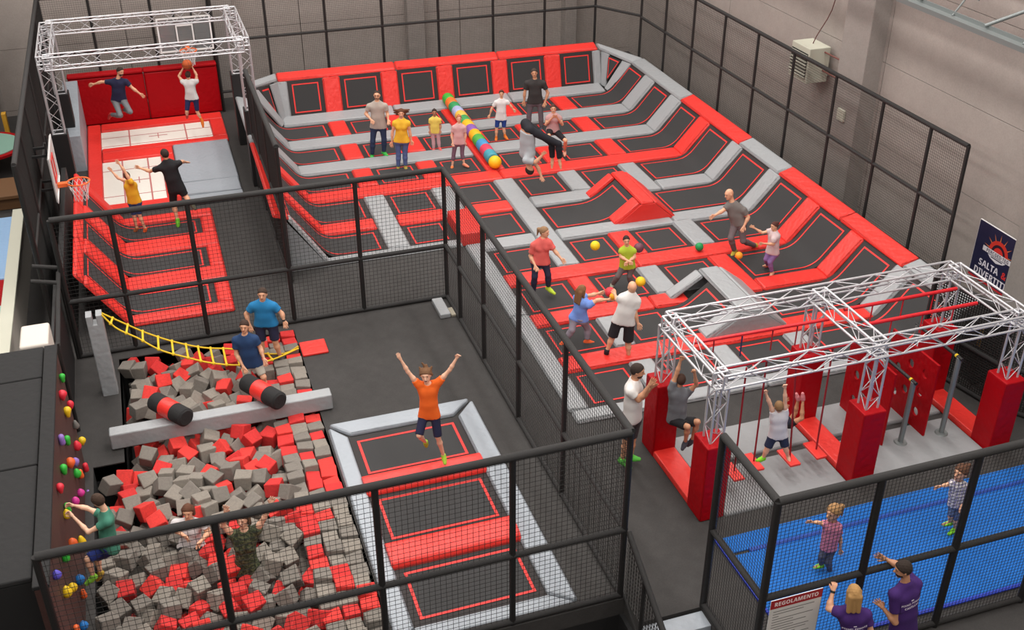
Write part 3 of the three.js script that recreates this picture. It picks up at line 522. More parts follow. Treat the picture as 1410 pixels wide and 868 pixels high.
// climbing wall
{
  const t = thing('climbing_wall', 'dark brown climbing wall with coloured holds above the foam pit', 'climbing wall', [-2.1, 0, -13.3]);
  part('board', bx(-0.14, 0, -1.05, 2.3, -2.75, 2.75), M.wallBoard, t);
  part('top_edge', rbx(-0.16, 0.03, 2.3, 2.36, -2.75, 2.75, 0.015), M.blackPad, t);
  const cols = { g: '#2fae3a', r: '#d62a3c', y: '#e0bb1c', p: '#8a6bb8', m: '#c8348c', o: '#e2622c', b: '#1f74c0', v: '#5b52c0', t: '#2f8d7a', k: '#6a6a66' }, mats = {};
  for (const k in cols) mats[k] = std(cols[k], 0.5);
  const H = 'g86,521 r86,545 r97,558 y93,568 k104,585 p85,606 g93,607 y113,608 r106,614 o97,638 p104,637 r118,644 g88,647 g106,652 o111,653 g127,650 r83,673 m111,679 p122,681 m104,691 t125,708 g93,700 y92,708 y112,745 r125,741 o100,749 g90,766 v78,792 b110,799 y92,815 y100,810 o115,818 b115,862 r127,858 o106,868'.split(' ');
  for (const h of H) {
    const [x, y] = h.slice(1).split(',').map(Number), p = plx(x, y, -2.06), s = rr(0.05, 0.066);
    const g = new THREE.IcosahedronGeometry(1, 2), q = g.attributes.position, f1 = rr(0, 6), f2 = rr(0.2, 0.4);
    for (let i = 0; i < q.count; i++) { const X = q.getX(i), Y = q.getY(i), Zz = q.getZ(i), k = 1 + f2 * Math.sin(Y * 2.6 + f1) * (0.5 + 0.5 * Math.cos(Zz * 2)); q.setXYZ(i, X * s * k * 0.9, Y * s * 1.5, Zz * s * k); }
    const gg = mergeVertices(g.deleteAttribute('normal').deleteAttribute('uv')); gg.computeVertexNormals(); gg.translate(p.x + 2.1, p.y, p.z + 13.3); part('climbing_hold', gg, mats[h[0]], t);
  }
  const b = thing('padded_platform', 'black padded platform behind the climbing wall', 'platform', [-2.58, 0, -13.4]);
  for (const [z0, z1] of [[-2.75, -1.85], [-1.83, 0.35], [0.37, 2.6]]) part('top_pad', rbx(-0.36, 0.3, 2.22, 2.3, z0, z1, 0.025), M.blackPad, b);
  part('body', bx(-0.36, 0.3, -0.9, 2.22, -2.75, 2.6), M.black, b);
}
// bits left of the fence
solo('utility_box', rbx(-0.22, 0.22, 0, 0.8, -0.34, 0.36, 0.04), M.whitePaint, 'white box standing behind the black padded platform', 'box', [-2.46, 1.4, -16.76]);
solo('box_plinth', bx(-0.24, 0.24, 0, 1.4, -0.38, 0.4), M.black, 'black plinth carrying the white box', 'plinth', [-2.46, 0, -16.76]);
{
  const t = thing('guard_rail', 'black padded guard rail beside the white box', 'railing', [-2.3, 0, -18.2]);
  part('rail', tube(V(0.1, 1.87, -1.3), V(0.1, 1.72, 1.15), 0.04, 10), M.foamTube, t); for (const z of [-1.3, 1.15]) part('post', tube(V(0.1, 0, z), V(0.1, 1.8, z), 0.035, 8), M.pole, t);
  for (const z of [-1.35, -0.75]) part('cross_rail', tube(V(-0.32, 2.05, z), V(0.1, 1.95, z), 0.04, 10), M.foamTube, t);
  part('panel', bx(-0.02, 0.03, 0, 1.7, -1.3, 1.1), M.black, t);
}
{
  const w = struct('wall_half', mergeGeometries([bx(-3.32, -3.2, -0.3, 1.05, -24.5, -16.2)]), M.whitePaint, 'white half wall beside the side fence', 'wall');
  part('cap', rbx(-3.38, -3.14, 1.05, 1.1, -24.5, -16.2, 0.01), M.cream, w);
  const s = thing('soft_play_mat', 'pale blue and red soft play mats beyond the white half wall', 'mat', [-4.4, 0, -24]);
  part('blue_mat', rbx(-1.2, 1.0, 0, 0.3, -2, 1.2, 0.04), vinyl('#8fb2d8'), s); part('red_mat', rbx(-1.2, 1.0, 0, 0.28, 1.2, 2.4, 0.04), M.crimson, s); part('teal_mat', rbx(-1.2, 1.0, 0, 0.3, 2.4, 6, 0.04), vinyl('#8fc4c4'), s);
  const k = thing('round_table', 'round green table with a red rim beyond the side fence', 'table', [-4.45, 0, -29.9]);
  const lg = (r, y0, y1, m, n) => { const g = new THREE.CylinderGeometry(r, r, y1 - y0, 40); g.translate(0, (y0 + y1) / 2, 0); part(n, g, m, k); };
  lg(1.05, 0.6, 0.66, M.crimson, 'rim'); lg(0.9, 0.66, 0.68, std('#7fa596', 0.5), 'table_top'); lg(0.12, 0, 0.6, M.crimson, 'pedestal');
  const c = thing('play_bench', 'brown bench with a yellow end post beyond the side fence', 'bench', [-3.9, 0, -27.6]);
  part('seat', rbx(-0.7, 0.5, 0.3, 0.4, -0.6, 0.6, 0.02), std('#6b4a2c', 0.7), c); part('side', rbx(-0.7, 0.5, 0, 0.3, -0.5, 0.5, 0.02), std('#6b4a2c', 0.7), c); part('end_post', rbx(-0.12, 0.0, 0, 1.0, -3.9, -3.7, 0.02), std('#c9962a', 0.6), c);
}
// foam cubes
{
  const geos = [0, 1, 2, 3].map(k => { const g = new RoundedBoxGeometry(0.25, 0.25, 0.25, 2, 0.018), p = g.attributes.position; for (let i = 0; i < p.count; i++) { const x = p.getX(i), y = p.getY(i), z = p.getZ(i); p.setXYZ(i, x * (1 + 0.12 * Math.sin(y * 7 + k)), y * (1 + 0.1 * Math.sin(z * 6 + 2 * k)), z * (1 + 0.12 * Math.sin(x * 8 + k * 3))); } g.computeVertexNormals(); return buv(g); });
  const mats = [M.foamG, M.foamG2, M.foamR, M.foamR2], inPit = (x, z, m) => PIT.some(([a, b, c, d]) => x > a + m && x < b - m && z > c + (c < -16 ? m : -m) && z < d - (d > -11 ? m : -m));
  const avoid = [[-0.2, -13.4, 0.2], [0.75, -12.55, 0.2], [1.05, -17.7, 0.22], [1.45, -18.3, 0.2]];
  const spots = [];
  for (let iz = 0; iz < 33; iz++) { for (let ix = 0; ix < 3; ix++) spots.push([1.72 - ix * 0.27, -19.06 + iz * 0.265, rr(-0.05, 0.05), true]); }
  for (let iz = 0; iz < 31; iz++) for (let ix = 0; ix < 11; ix++) spots.push([-1.8 + ix * 0.292 + (iz % 2) * 0.14 + rr(-0.07, 0.07), -19.02 + iz * 0.283 + rr(-0.07, 0.07), rr(-0.12, 0.1), false]);
  const under = []; let n = 0; const keep = [];
  for (const [x, z, y, neat] of spots) {
    if (!neat && (x > 1.06 || (x < -1.3 && z < -15.7 && z > -16.0) || (x < -1.3 && z <= -15.7 && x < -1.31))) continue; if (!inPit(x, z, neat ? 0.13 : 0.15)) continue; if (avoid.some(([a, b, r]) => Math.hypot(a - x, b - z) < r)) continue; if (Math.abs(z + 16.38) < 0.2 && x > -1.7) { under.push([x, z, y - 0.15]); continue; }
    keep.push([x, z, y, neat]);
  }
  keep.sort((a, b) => b[1] - a[1]);
  keep.forEach(([x, z, y, neat], i) => {
    const red = rnd() < (neat ? 0.42 : z > -13 ? 0.42 : 0.27), m = new THREE.Mesh(geos[i % 4], mats[red ? 2 + (i % 2) : i % 2]);
    m.position.set(x, y - 0.1, z); if (neat) m.rotation.set(rr(-0.12, 0.12), rr(-0.1, 0.1), rr(-0.12, 0.12)); else m.rotation.set(rr(-0.6, 0.6), rr(-1.5, 1.5), rr(-0.6, 0.6));
    if (i < 300) { m.name = numbered('foam_cube'); m.castShadow = m.receiveShadow = true; m.userData = { label: red ? 'red foam cube lying in the foam pit' : 'grey foam cube lying in the foam pit', category: 'foam cube', group: red ? 'red foam cubes in the pit' : 'grey foam cubes in the pit' }; scene.add(m); } else { m.updateMatrix(); under.push(m); }
  });
  const list = [];
  for (const u of under) if (u.isMesh) list.push([u.matrix, u.material.color]);
  const mm = new THREE.Object3D();
  const low = (x, z, y) => { mm.position.set(x, y, z); mm.rotation.set(rr(-3, 3), rr(-3, 3), rr(-3, 3)); mm.updateMatrix(); list.push([mm.matrix.clone(), rnd() < 0.4 ? M.foamR.color : M.foamG.color]); };
  for (const u of under) if (!u.isMesh) low(u[0], u[1], u[2] - 0.12);
  for (let iz = 0; iz < 28; iz++) for (let ix = 0; ix < 12; ix++) { const x = -1.85 + ix * 0.31 + rr(-0.05, 0.05), z = -19.05 + iz * 0.31 + rr(-0.05, 0.05); if (inPit(x, z, 0.17)) low(x, z, rr(-0.42, -0.34)); }
  const im = new THREE.InstancedMesh(geos[0], std('#ffffff', 0.95, { map: texFoam }), list.length); im.name = 'foam_cube_filling'; im.castShadow = im.receiveShadow = true;
  list.forEach(([mat, c], i) => { im.setMatrixAt(i, mat); im.setColorAt(i, c); });
  im.userData = { kind: 'stuff', label: 'lower layer of red and grey foam cubes filling the pit', category: 'foam cubes' }; scene.add(im);
}
// ------------------------------------------------------------------ climbing frame on the walkway
const NX = [7.15, 9.87, 12.55], NF = -11.68, NB = -13.4;
{
  const t = thing('ninja_frame', 'silver truss climbing frame standing in tall red padded boxes', 'climbing frame', [9.87, 0, -12.55]);
  const X = x => x - 9.87, Z = z => z + 12.55, y = 2.5, w = 0.23;
  for (const z of [NF, NB]) truss(t, 'beam', V(X(NX[0]), y, Z(z)), V(X(NX[2]), y, Z(z)), w, V(0, 1, 0), 0.38);
  for (const x of NX) truss(t, 'beam', V(X(x), y, Z(NB)), V(X(x), y, Z(NF)), w, V(0, 1, 0), 0.38);
  for (const x of NX) for (const z of [NF, NB]) {
    truss(t, 'leg', V(X(x), 1.38, Z(z)), V(X(x), y - 0.1, Z(z)), 0.21, V(0, 0, 1), 0.24);
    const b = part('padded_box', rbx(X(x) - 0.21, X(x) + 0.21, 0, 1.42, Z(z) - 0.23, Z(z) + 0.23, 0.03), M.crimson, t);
  }
  for (const x of NX) part('base_bar', rbx(X(x) - 0.2, X(x) + 0.2, 0, 0.13, Z(NB) + 0.2, Z(NF) - 0.2, 0.03), M.red, t);
  for (const z of [-13.02, -12.5]) { part('hand_rail', tube(V(X(10.15), 2.37, Z(z)), V(X(12.35), 2.37, Z(z)), 0.032, 12), M.redPipe, t); for (const x of [10.7, 11.3, 11.9]) part('rail_hanger', tube(V(X(x), 2.37, Z(z)), V(X(x), 2.0, Z(z)), 0.012, 6), M.redPipe, t); }
  part('hand_rail', tube(V(X(7.3), 2.36, Z(-12.9)), V(X(9.75), 2.36, Z(-12.85)), 0.03, 12), M.redPipe, t); part('hand_rail', tube(V(X(7.3), 2.36, Z(-12.1)), V(X(9.75), 2.36, Z(-12.1)), 0.03, 12), M.redPipe, t);
  for (const x of [7.7, 8.2, 8.75, 9.2]) part('rail_hanger', tube(V(X(x), 2.36, Z(-12.88)), V(X(x), 1.95, Z(-12.88)), 0.012, 6), x === 8.2 ? std('#1f2450', 0.8) : M.redRope, t);
}
{ // floor mats under the frame
  for (const [x0, x1, z0, z1, l] of [[7.37, 9.66, -12.54, -11.44, 'grey landing mat under the hanging red steps'], [7.37, 9.66, -13.52, -12.68, 'grey landing mat behind the hanging red steps'], [10.08, 12.34, -12.54, -11.44, 'grey landing mat in front of the perforated red boards'], [10.08, 12.34, -13.52, -12.68, 'grey landing mat behind the perforated red boards']])
    solo('landing_mat', flatPad(x0 - (x0 + x1) / 2, x1 - (x0 + x1) / 2, (z0 - z1) / 2, (z1 - z0) / 2, 0, 0.045, 0.03), M.greyMat, l, 'mat', [(x0 + x1) / 2, 0.0, (z0 + z1) / 2]);
  const steps = [[7.8, -12.03, 0, 'on its dark rope nearest the walkway end'], [8.22, -12.15, 0, 'under the foot of the boy in white'], [8.84, -12.07, -0.15, 'under the other foot of the boy in white'], [9.35, -12.1, 0, 'beside the middle red box']];
  for (const [x, z, dx, l] of steps) {
    const t = thing('rope_step', 'red rope step ' + l, 'swing step', [x, 0.32, z]);
    part('board', rbx(-0.1, 0.1, 0, 0.045, -0.22, 0.22, 0.015), M.red, t); part('rope', tube(V(0.02, 0.045, 0), V(dx, 2.02, 0), 0.015, 8), M.redRope, t);
  }
  for (const [x, l] of [[10.76, 'red board with round holes behind the middle truss leg'], [11.6, 'red board with round holes between the two grey poles']]) {
    const t = thing('hole_board', l, 'climbing board', [x, 0.045, -12.8]), s = new THREE.Shape(); s.moveTo(-0.62, 0); s.lineTo(0.62, 0); s.lineTo(0.62, 1.44); s.lineTo(-0.62, 1.44); s.closePath();
    for (const [a, b] of [[0.32, 0.32], [0.32, 0.72], [0.36, 1.12], [-0.3, 0.35], [-0.32, 0.85], [-0.05, 0.55], [-0.02, 1.1]]) { const h = new THREE.Path(); h.absellipse(a, b, 0.075, 0.085, 0, Math.PI * 2); s.holes.push(h); }
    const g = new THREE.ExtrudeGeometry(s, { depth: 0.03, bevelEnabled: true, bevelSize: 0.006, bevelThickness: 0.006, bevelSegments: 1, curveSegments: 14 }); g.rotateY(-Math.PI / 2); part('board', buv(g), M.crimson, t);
  }
  for (const [x, h, l] of [[11.1, 1.25, 'short grey pole hurdle between the red boards'], [11.93, 1.55, 'tall grey pole hurdle beyond the red boards']]) {
    const t = thing('pole_hurdle', l, 'hurdle', [x, 0.04, -12.7]);
    part('pole', tube(V(0, 0, 0.55), V(0, h, 0.55), 0.045, 14), M.steel, t); part('pole', tube(V(0, 0, -0.55), V(0, h, -0.55), 0.045, 14), M.steel, t); part('crossbar', tube(V(0, h, -0.6), V(0, h, 0.62), 0.03, 12), M.black, t); part('bar_tip', tube(V(0, h, 0.46), V(0, h, 0.5), 0.033, 12), M.yellowRope, t);
    const g = new THREE.CylinderGeometry(0.1, 0.12, 0.03, 18); g.translate(0, 0.015, 0.55); part('foot_plate', g, M.steel, t);
  }
}
{
  const t = thing('storage_cabinet', 'black cabinet with a yellow strip behind the climbing frame', 'cabinet', [13.75, 0, -13.5]);
  part('body', rbx(-0.3, 0.35, 0, 1.25, -0.3, 0.25, 0.02), M.blackPad, t); part('door', rbx(-0.26, 0.31, 0.06, 1.2, 0.25, 0.27, 0.005), M.black, t); part('yellow_strip', rbx(-0.33, -0.3, 0.8, 1.2, 0.12, 0.22, 0.01), std('#a37b2e', 0.7), t);
}
// ------------------------------------------------------------------ toddler trampolines
{
  const t = thing('toddler_trampoline', 'bright blue toddler trampoline beds with a dark blue seam', 'trampoline', [10.3, 0, -9.9]);
  part('blue_bed', rbx(-3.3, 4.2, 0.0, 0.03, -1.1, -0.76, 0.01), M.blue, t); part('blue_bed', rbx(-3.3, 4.2, 0.0, 0.03, -0.7, 1.13, 0.01), M.blue, t);
  part('seam', rbx(-2.95, 4.2, 0.01, 0.045, -0.77, -0.69, 0.01), M.blueLine, t); part('edge_trim', rbx(-3.34, -3.3, 0, 0.04, -1.1, 1.15, 0.01), M.blueEdge, t); part('edge_trim', rbx(-3.3, 4.2, 0, 0.04, 1.13, 1.19, 0.01), M.blueEdge, t);
}
function board(w, h, draw, px = 512) { const c = document.createElement('canvas'); c.width = px; c.height = Math.round(px * h / w); const x = c.getContext('2d'); draw(x, c.width, c.height); const t = new THREE.CanvasTexture(c); t.colorSpace = THREE.SRGBColorSpace; return t; }
function sheet(w, h) { const g = new THREE.PlaneGeometry(w, h); g.translate(0, 0, 0.012); return g; }
{ // rules sign
  const a = plz(1061.7, 828.2, -8.42), b = plz(1133, 809, -8.42), w = a.distanceTo(b), h = w * 1.42, t = thing('rules_sign', 'white rules sign headed REGOLAMENTO in a red band on the fence', 'sign', [(a.x + b.x) / 2, a.y - h / 2, -8.42]);
  part('plate', bx(-w / 2, w / 2, -h / 2, h / 2, 0, 0.01), M.netWhite, t);
  const tx = board(w, h, (x, W, H) => {
    x.fillStyle = '#cfccc8'; x.fillRect(0, 0, W, H); x.fillStyle = '#9c1f26'; x.fillRect(0, 0, W, H * 0.14); x.fillStyle = '#efe6e4'; x.font = 'bold ' + Math.round(H * 0.088) + 'px sans-serif'; x.textAlign = 'center'; x.textBaseline = 'middle'; x.fillText('REGOLAMENTO', W / 2, H * 0.075, W * 0.86);
    x.fillStyle = '#5b5a58'; let y = 0.19; const ws = [0.8, 0.6, 0.12, 0.8, 0.42, 0.68, 0.44, 0.75, 0.7, 0.5, 0.78, 0.62, 0.3, 0.7, 0.55, 0.75, 0.4]; for (const k of ws) { x.fillRect(W * 0.07, H * y, W * k, H * 0.011); y += 0.044; }
  });
  part('print', sheet(w, h), new THREE.MeshStandardMaterial({ map: tx, roughness: 0.5 }), t);
}
{ // poster
  const w = 1.2, h = 1.26, t = thing('wall_poster', 'dark blue poster with a red sun emblem reading SALTA & DIVERTITI', 'poster', [15.6, 1.1, -15.62], -Math.PI / 2);
  part('board', bx(-w / 2, w / 2, -h / 2, h / 2, -0.02, 0.01), M.netWhite, t);
  const tx = board(w, h, (x, W, H) => {
    x.fillStyle = '#1f1f3d'; x.fillRect(0, 0, W, H); x.strokeStyle = '#d8d4d6'; x.lineWidth = W * 0.012; x.strokeRect(0, 0, W, H); x.fillStyle = '#c4282c'; x.fillRect(0, H * 0.965, W, H * 0.035);
    const cx = W * 0.56, cy = H * 0.4; x.fillStyle = '#d9783a';
    for (const a of [-2.95, -2.5, -2.05, -1.6, -1.15, -0.65, -0.15]) { x.beginPath(); x.moveTo(cx + Math.cos(a - 0.06) * W * 0.2, cy + Math.sin(a - 0.06) * W * 0.2); x.lineTo(cx + Math.cos(a) * W * 0.36, cy + Math.sin(a) * W * 0.36); x.lineTo(cx + Math.cos(a + 0.06) * W * 0.2, cy + Math.sin(a + 0.06) * W * 0.2); x.fill(); }
    const arc = (r, c) => { x.fillStyle = c; x.beginPath(); x.arc(cx, cy, W * r, Math.PI, 2 * Math.PI); x.fill(); }; arc(0.235, '#c93327'); arc(0.165, '#2a1626'); arc(0.115, '#cf2f2a');
    x.fillStyle = '#d9d6da'; x.fillRect(W * 0.2, cy - H * 0.02, W * 0.72, H * 0.085); x.fillStyle = '#2a2740'; x.textAlign = 'center'; x.textBaseline = 'middle'; x.font = 'bold ' + Math.round(H * 0.08) + 'px sans-serif'; x.fillText('PERCGED·TEG', cx, cy + H * 0.025, W * 0.68);
    x.fillStyle = '#d9d6da'; x.beginPath(); x.moveTo(W * 0.34, cy + H * 0.075); x.lineTo(W * 0.78, cy + H * 0.075); x.lineTo(W * 0.72, cy + H * 0.12); x.lineTo(W * 0.56, cy + H * 0.16); x.lineTo(W * 0.4, cy + H * 0.12); x.fill(); x.fillStyle = '#2a2740'; x.fillRect(W * 0.42, cy + H * 0.088, W * 0.28, H * 0.018);
    x.fillStyle = '#ddd9e2'; x.font = 'bold ' + Math.round(H * 0.16) + 'px sans-serif'; x.fillText('SALTA', W * 0.42, H * 0.68, W * 0.5); x.fillText('DIVERTITI', W * 0.5, H * 0.845, W * 0.86); x.fillStyle = '#d8322e'; x.fillText('&', W * 0.8, H * 0.68, W * 0.2);
  });
  part('print', sheet(w, h), new THREE.MeshStandardMaterial({ map: tx, roughness: 0.5 }), t);
}
{ // heater
  const t = thing('air_heater', 'pale louvred air heater hung on the wall above the fence', 'heater', [15.2, 2.72, -22.55]);
  part('casing', rbx(-0.22, 0.36, 0, 0.86, -0.4, 0.4, 0.02), M.cream, t);
  part('louvre_frame', bx(-0.235, -0.22, 0.1, 0.72, -0.36, 0.34), M.black, t); for (let i = 0; i < 8; i++) { const g = bx(-0.03, 0.03, -0.008, 0.008, -0.36, 0.34); g.rotateZ(0.5); g.translate(-0.24, 0.14 + i * 0.077, 0); part('louvre', g, M.cream, t); }
  for (const y of [0.3, 0.75]) part('pipe', tube(V(0.2, y, 0.4), V(0.2, y, 1.25), 0.02, 8), std('#6b3b34', 0.6), t);
  part('cable', new THREE.TubeGeometry(new THREE.CatmullRomCurve3([V(0.1, 0.86, 0.0), V(0.12, 1.1, 0.1), V(0.36, 1.7, 0.2), V(0.42, 2.6, 0.22), V(0.43, 9.9, 0.22)]), 40, 0.012, 6), std('#5a2f2c', 0.7), t);
  part('bracket', bx(0.3, 0.62, 0.1, 0.18, -0.3, 0.3), M.steel, t);
  solo('wall_switch_box', rbx(-0.05, 0.02, -0.14, 0.14, -0.14, 0.14, 0.02), M.cream, 'small white switch box on the concrete column behind the net', 'switch box', [15.24, 2.35, -20.9]);
}
{ // steel lattice girder
  const t = thing('lattice_girder', 'grey steel lattice girder running along the wall above the poster', 'girder', [14.4, 5.78, -16]);
  part('chord', mergeGeometries([bx(-0.1, 0.1, 0, 0.02, -9, 9), bx(-0.1, -0.07, -0.07, 0, -9, 9), bx(0.07, 0.1, 0.0, 0.09, -9, 9)]), M.steel, t); part('chord', mergeGeometries([bx(0.95, 1.05, 0.55, 0.6, -9, 9)]), M.steel, t);
  for (let i = -4; i < 5; i++) { const z = i * 1.9; part('web', tube(V(0.02, 0.08, z), V(1.0, 0.58, z + 0.5), 0.035, 8), M.steel, t); part('web', tube(V(1.0, 0.58, z + 0.5), V(0.02, 0.02, z + 1.0), 0.018, 6), M.steel, t); part('web', tube(V(1.0, 0.58, z + 0.5), V(1.0, 0.1, z + 0.5), 0.018, 6), M.steel, t); }
  for (let i = -4; i < 5; i++) part('wall_bracket', bx(0.9, 1.28, 0.52, 0.56, i * 2, i * 2 + 0.1), M.steel, t);
}
// ------------------------------------------------------------------ people: distance fields meshed with surface nets
function nets(prims, cell, cuts = []) {
  let lo = [1e9, 1e9, 1e9], hi = [-1e9, -1e9, -1e9];
  for (const p of prims) for (let k = 0; k < 3; k++) { lo[k] = Math.min(lo[k], p.lo[k]); hi[k] = Math.max(hi[k], p.hi[k]); }
  lo = lo.map(v => v - 3 * cell); const n = hi.map((v, k) => Math.ceil((v + 3 * cell - lo[k]) / cell) + 1), [nx, ny, nz] = n, F = new Float32Array(nx * ny * nz).fill(1);
  for (const p of prims) {
    const m = (p.k || 0) + 2.5 * cell, a = p.lo.map((v, k) => Math.max(0, Math.floor((v - m - lo[k]) / cell))), b = p.hi.map((v, k) => Math.min(n[k] - 1, Math.ceil((v + m - lo[k]) / cell)));
    for (let z = a[2]; z <= b[2]; z++) for (let y = a[1]; y <= b[1]; y++) { let i = (z * ny + y) * nx + a[0]; for (let x = a[0]; x <= b[0]; x++, i++) { const d = p.f(lo[0] + x * cell, lo[1] + y * cell, lo[2] + z * cell), o = F[i], k = p.k || 1e-6, h = Math.max(k - Math.abs(o - d), 0) / k; F[i] = Math.min(o, d) - h * h * k * 0.25; } }
  }
  if (cuts.length) for (let z = 0, i = 0; z < nz; z++) for (let y = 0; y < ny; y++) for (let x = 0; x < nx; x++, i++) if (F[i] < 0.2) for (const c of cuts) { const d = c(lo[0] + x * cell, lo[1] + y * cell, lo[2] + z * cell); if (d > F[i]) F[i] = d; }
  const id = new Int32Array(nx * ny * nz).fill(-1), pos = [], idx = [], sx = 1, sy = nx, sz = nx * ny, cn = [0, sx, sy, sx + sy, sz, sz + sx, sz + sy, sz + sx + sy];
  const E = [[0, 1], [2, 3], [4, 5], [6, 7], [0, 2], [1, 3], [4, 6], [5, 7], [0, 4], [1, 5], [2, 6], [3, 7]];
  for (let z = 0; z < nz - 1; z++) for (let y = 0; y < ny - 1; y++) for (let x = 0; x < nx - 1; x++) {
    const i = (z * ny + y) * nx + x; let m = 0; for (let c = 0; c < 8; c++) if (F[i + cn[c]] < 0) m |= 1 << c; if (m === 0 || m === 255) continue;
    let px = 0, py = 0, pz = 0, q = 0; for (const [a, b] of E) { const va = F[i + cn[a]], vb = F[i + cn[b]]; if ((va < 0) === (vb < 0)) continue; const t = va / (va - vb); px += (a & 1) + t * ((b & 1) - (a & 1)); py += (a >> 1 & 1) + t * ((b >> 1 & 1) - (a >> 1 & 1)); pz += (a >> 2) + t * ((b >> 2) - (a >> 2)); q++; }
    id[i] = pos.length / 3; pos.push(lo[0] + (x + px / q) * cell, lo[1] + (y + py / q) * cell, lo[2] + (z + pz / q) * cell);
  }
  const quad = (a, b, c, d, f) => { if (a < 0 || b < 0 || c < 0 || d < 0) return; f ? idx.push(a, b, c, a, c, d) : idx.push(a, c, b, a, d, c); };
  for (let z = 1; z < nz - 1; z++) for (let y = 1; y < ny - 1; y++) for (let x = 1; x < nx - 1; x++) {
    const i = (z * ny + y) * nx + x, s = F[i] < 0;
    if (s !== (F[i + sx] < 0)) quad(id[i - sy - sz], id[i - sz], id[i], id[i - sy], s);
    if (s !== (F[i + sy] < 0)) quad(id[i - sx - sz], id[i - sx], id[i], id[i - sz], s);
    if (s !== (F[i + sz] < 0)) quad(id[i - sx - sy], id[i - sy], id[i], id[i - sx], s);
  }
  const g = new THREE.BufferGeometry(); g.setAttribute('position', new THREE.Float32BufferAttribute(pos, 3)); g.setIndex(idx); g.computeVertexNormals(); return g;
}
function cap(a, b, ra, rb, k = 0) { // tapered capsule
  const dx = b.x - a.x, dy = b.y - a.y, dz = b.z - a.z, L = Math.max(1e-9, dx * dx + dy * dy + dz * dz), r = Math.max(ra, rb);
  return { k, lo: [Math.min(a.x, b.x) - r, Math.min(a.y, b.y) - r, Math.min(a.z, b.z) - r], hi: [Math.max(a.x, b.x) + r, Math.max(a.y, b.y) + r, Math.max(a.z, b.z) + r],
    f: (x, y, z) => { const px = x - a.x, py = y - a.y, pz = z - a.z; let t = (px * dx + py * dy + pz * dz) / L; t = t < 0 ? 0 : t > 1 ? 1 : t; const qx = px - t * dx, qy = py - t * dy, qz = pz - t * dz; return Math.sqrt(qx * qx + qy * qy + qz * qz) - ra - (rb - ra) * t; } };
}
function ell(c, s, u, f, rs, ru, rf, k = 0) { // ellipsoid in a frame
  const r = Math.max(rs, ru, rf), m = Math.min(rs, ru, rf);
  return { k, lo: [c.x - r, c.y - r, c.z - r], hi: [c.x + r, c.y + r, c.z + r], f: (x, y, z) => { const px = x - c.x, py = y - c.y, pz = z - c.z, a = (px * s.x + py * s.y + pz * s.z) / rs, b = (px * u.x + py * u.y + pz * u.z) / ru, d = (px * f.x + py * f.y + pz * f.z) / rf; const l = Math.sqrt(a * a + b * b + d * d), g = Math.sqrt(a * a / rs / rs + b * b / ru / ru + d * d / rf / rf); return g > 1e-6 ? l * (l - 1) / g : -m; } };
}
const plane = (p, n) => (x, y, z) => (x - p.x) * n.x + (y - p.y) * n.y + (z - p.z) * n.z; // > 0 on the n side
const withCut = (pr, cut) => ({ ...pr, f: (x, y, z) => Math.max(pr.f(x, y, z), cut(x, y, z)) });
const mcache = {};
const cloth = (h, map) => mcache[h + (map ? map.uuid : '')] || (mcache[h + (map ? map.uuid : '')] = std(h, 0.85, { map: map || null, bumpMap: texGrain, bumpScale: 0.002 }));
const skinM = h => mcache['s' + h] || (mcache['s' + h] = std(h, 0.55));
const EYE_M = std('#2a1c18', 0.4), MOUTH_M = std('#7a2f2c', 0.5), TEETH = std('#e6ddd6', 0.4);
const lerp = (a, b, t) => a.clone().lerp(b, t);
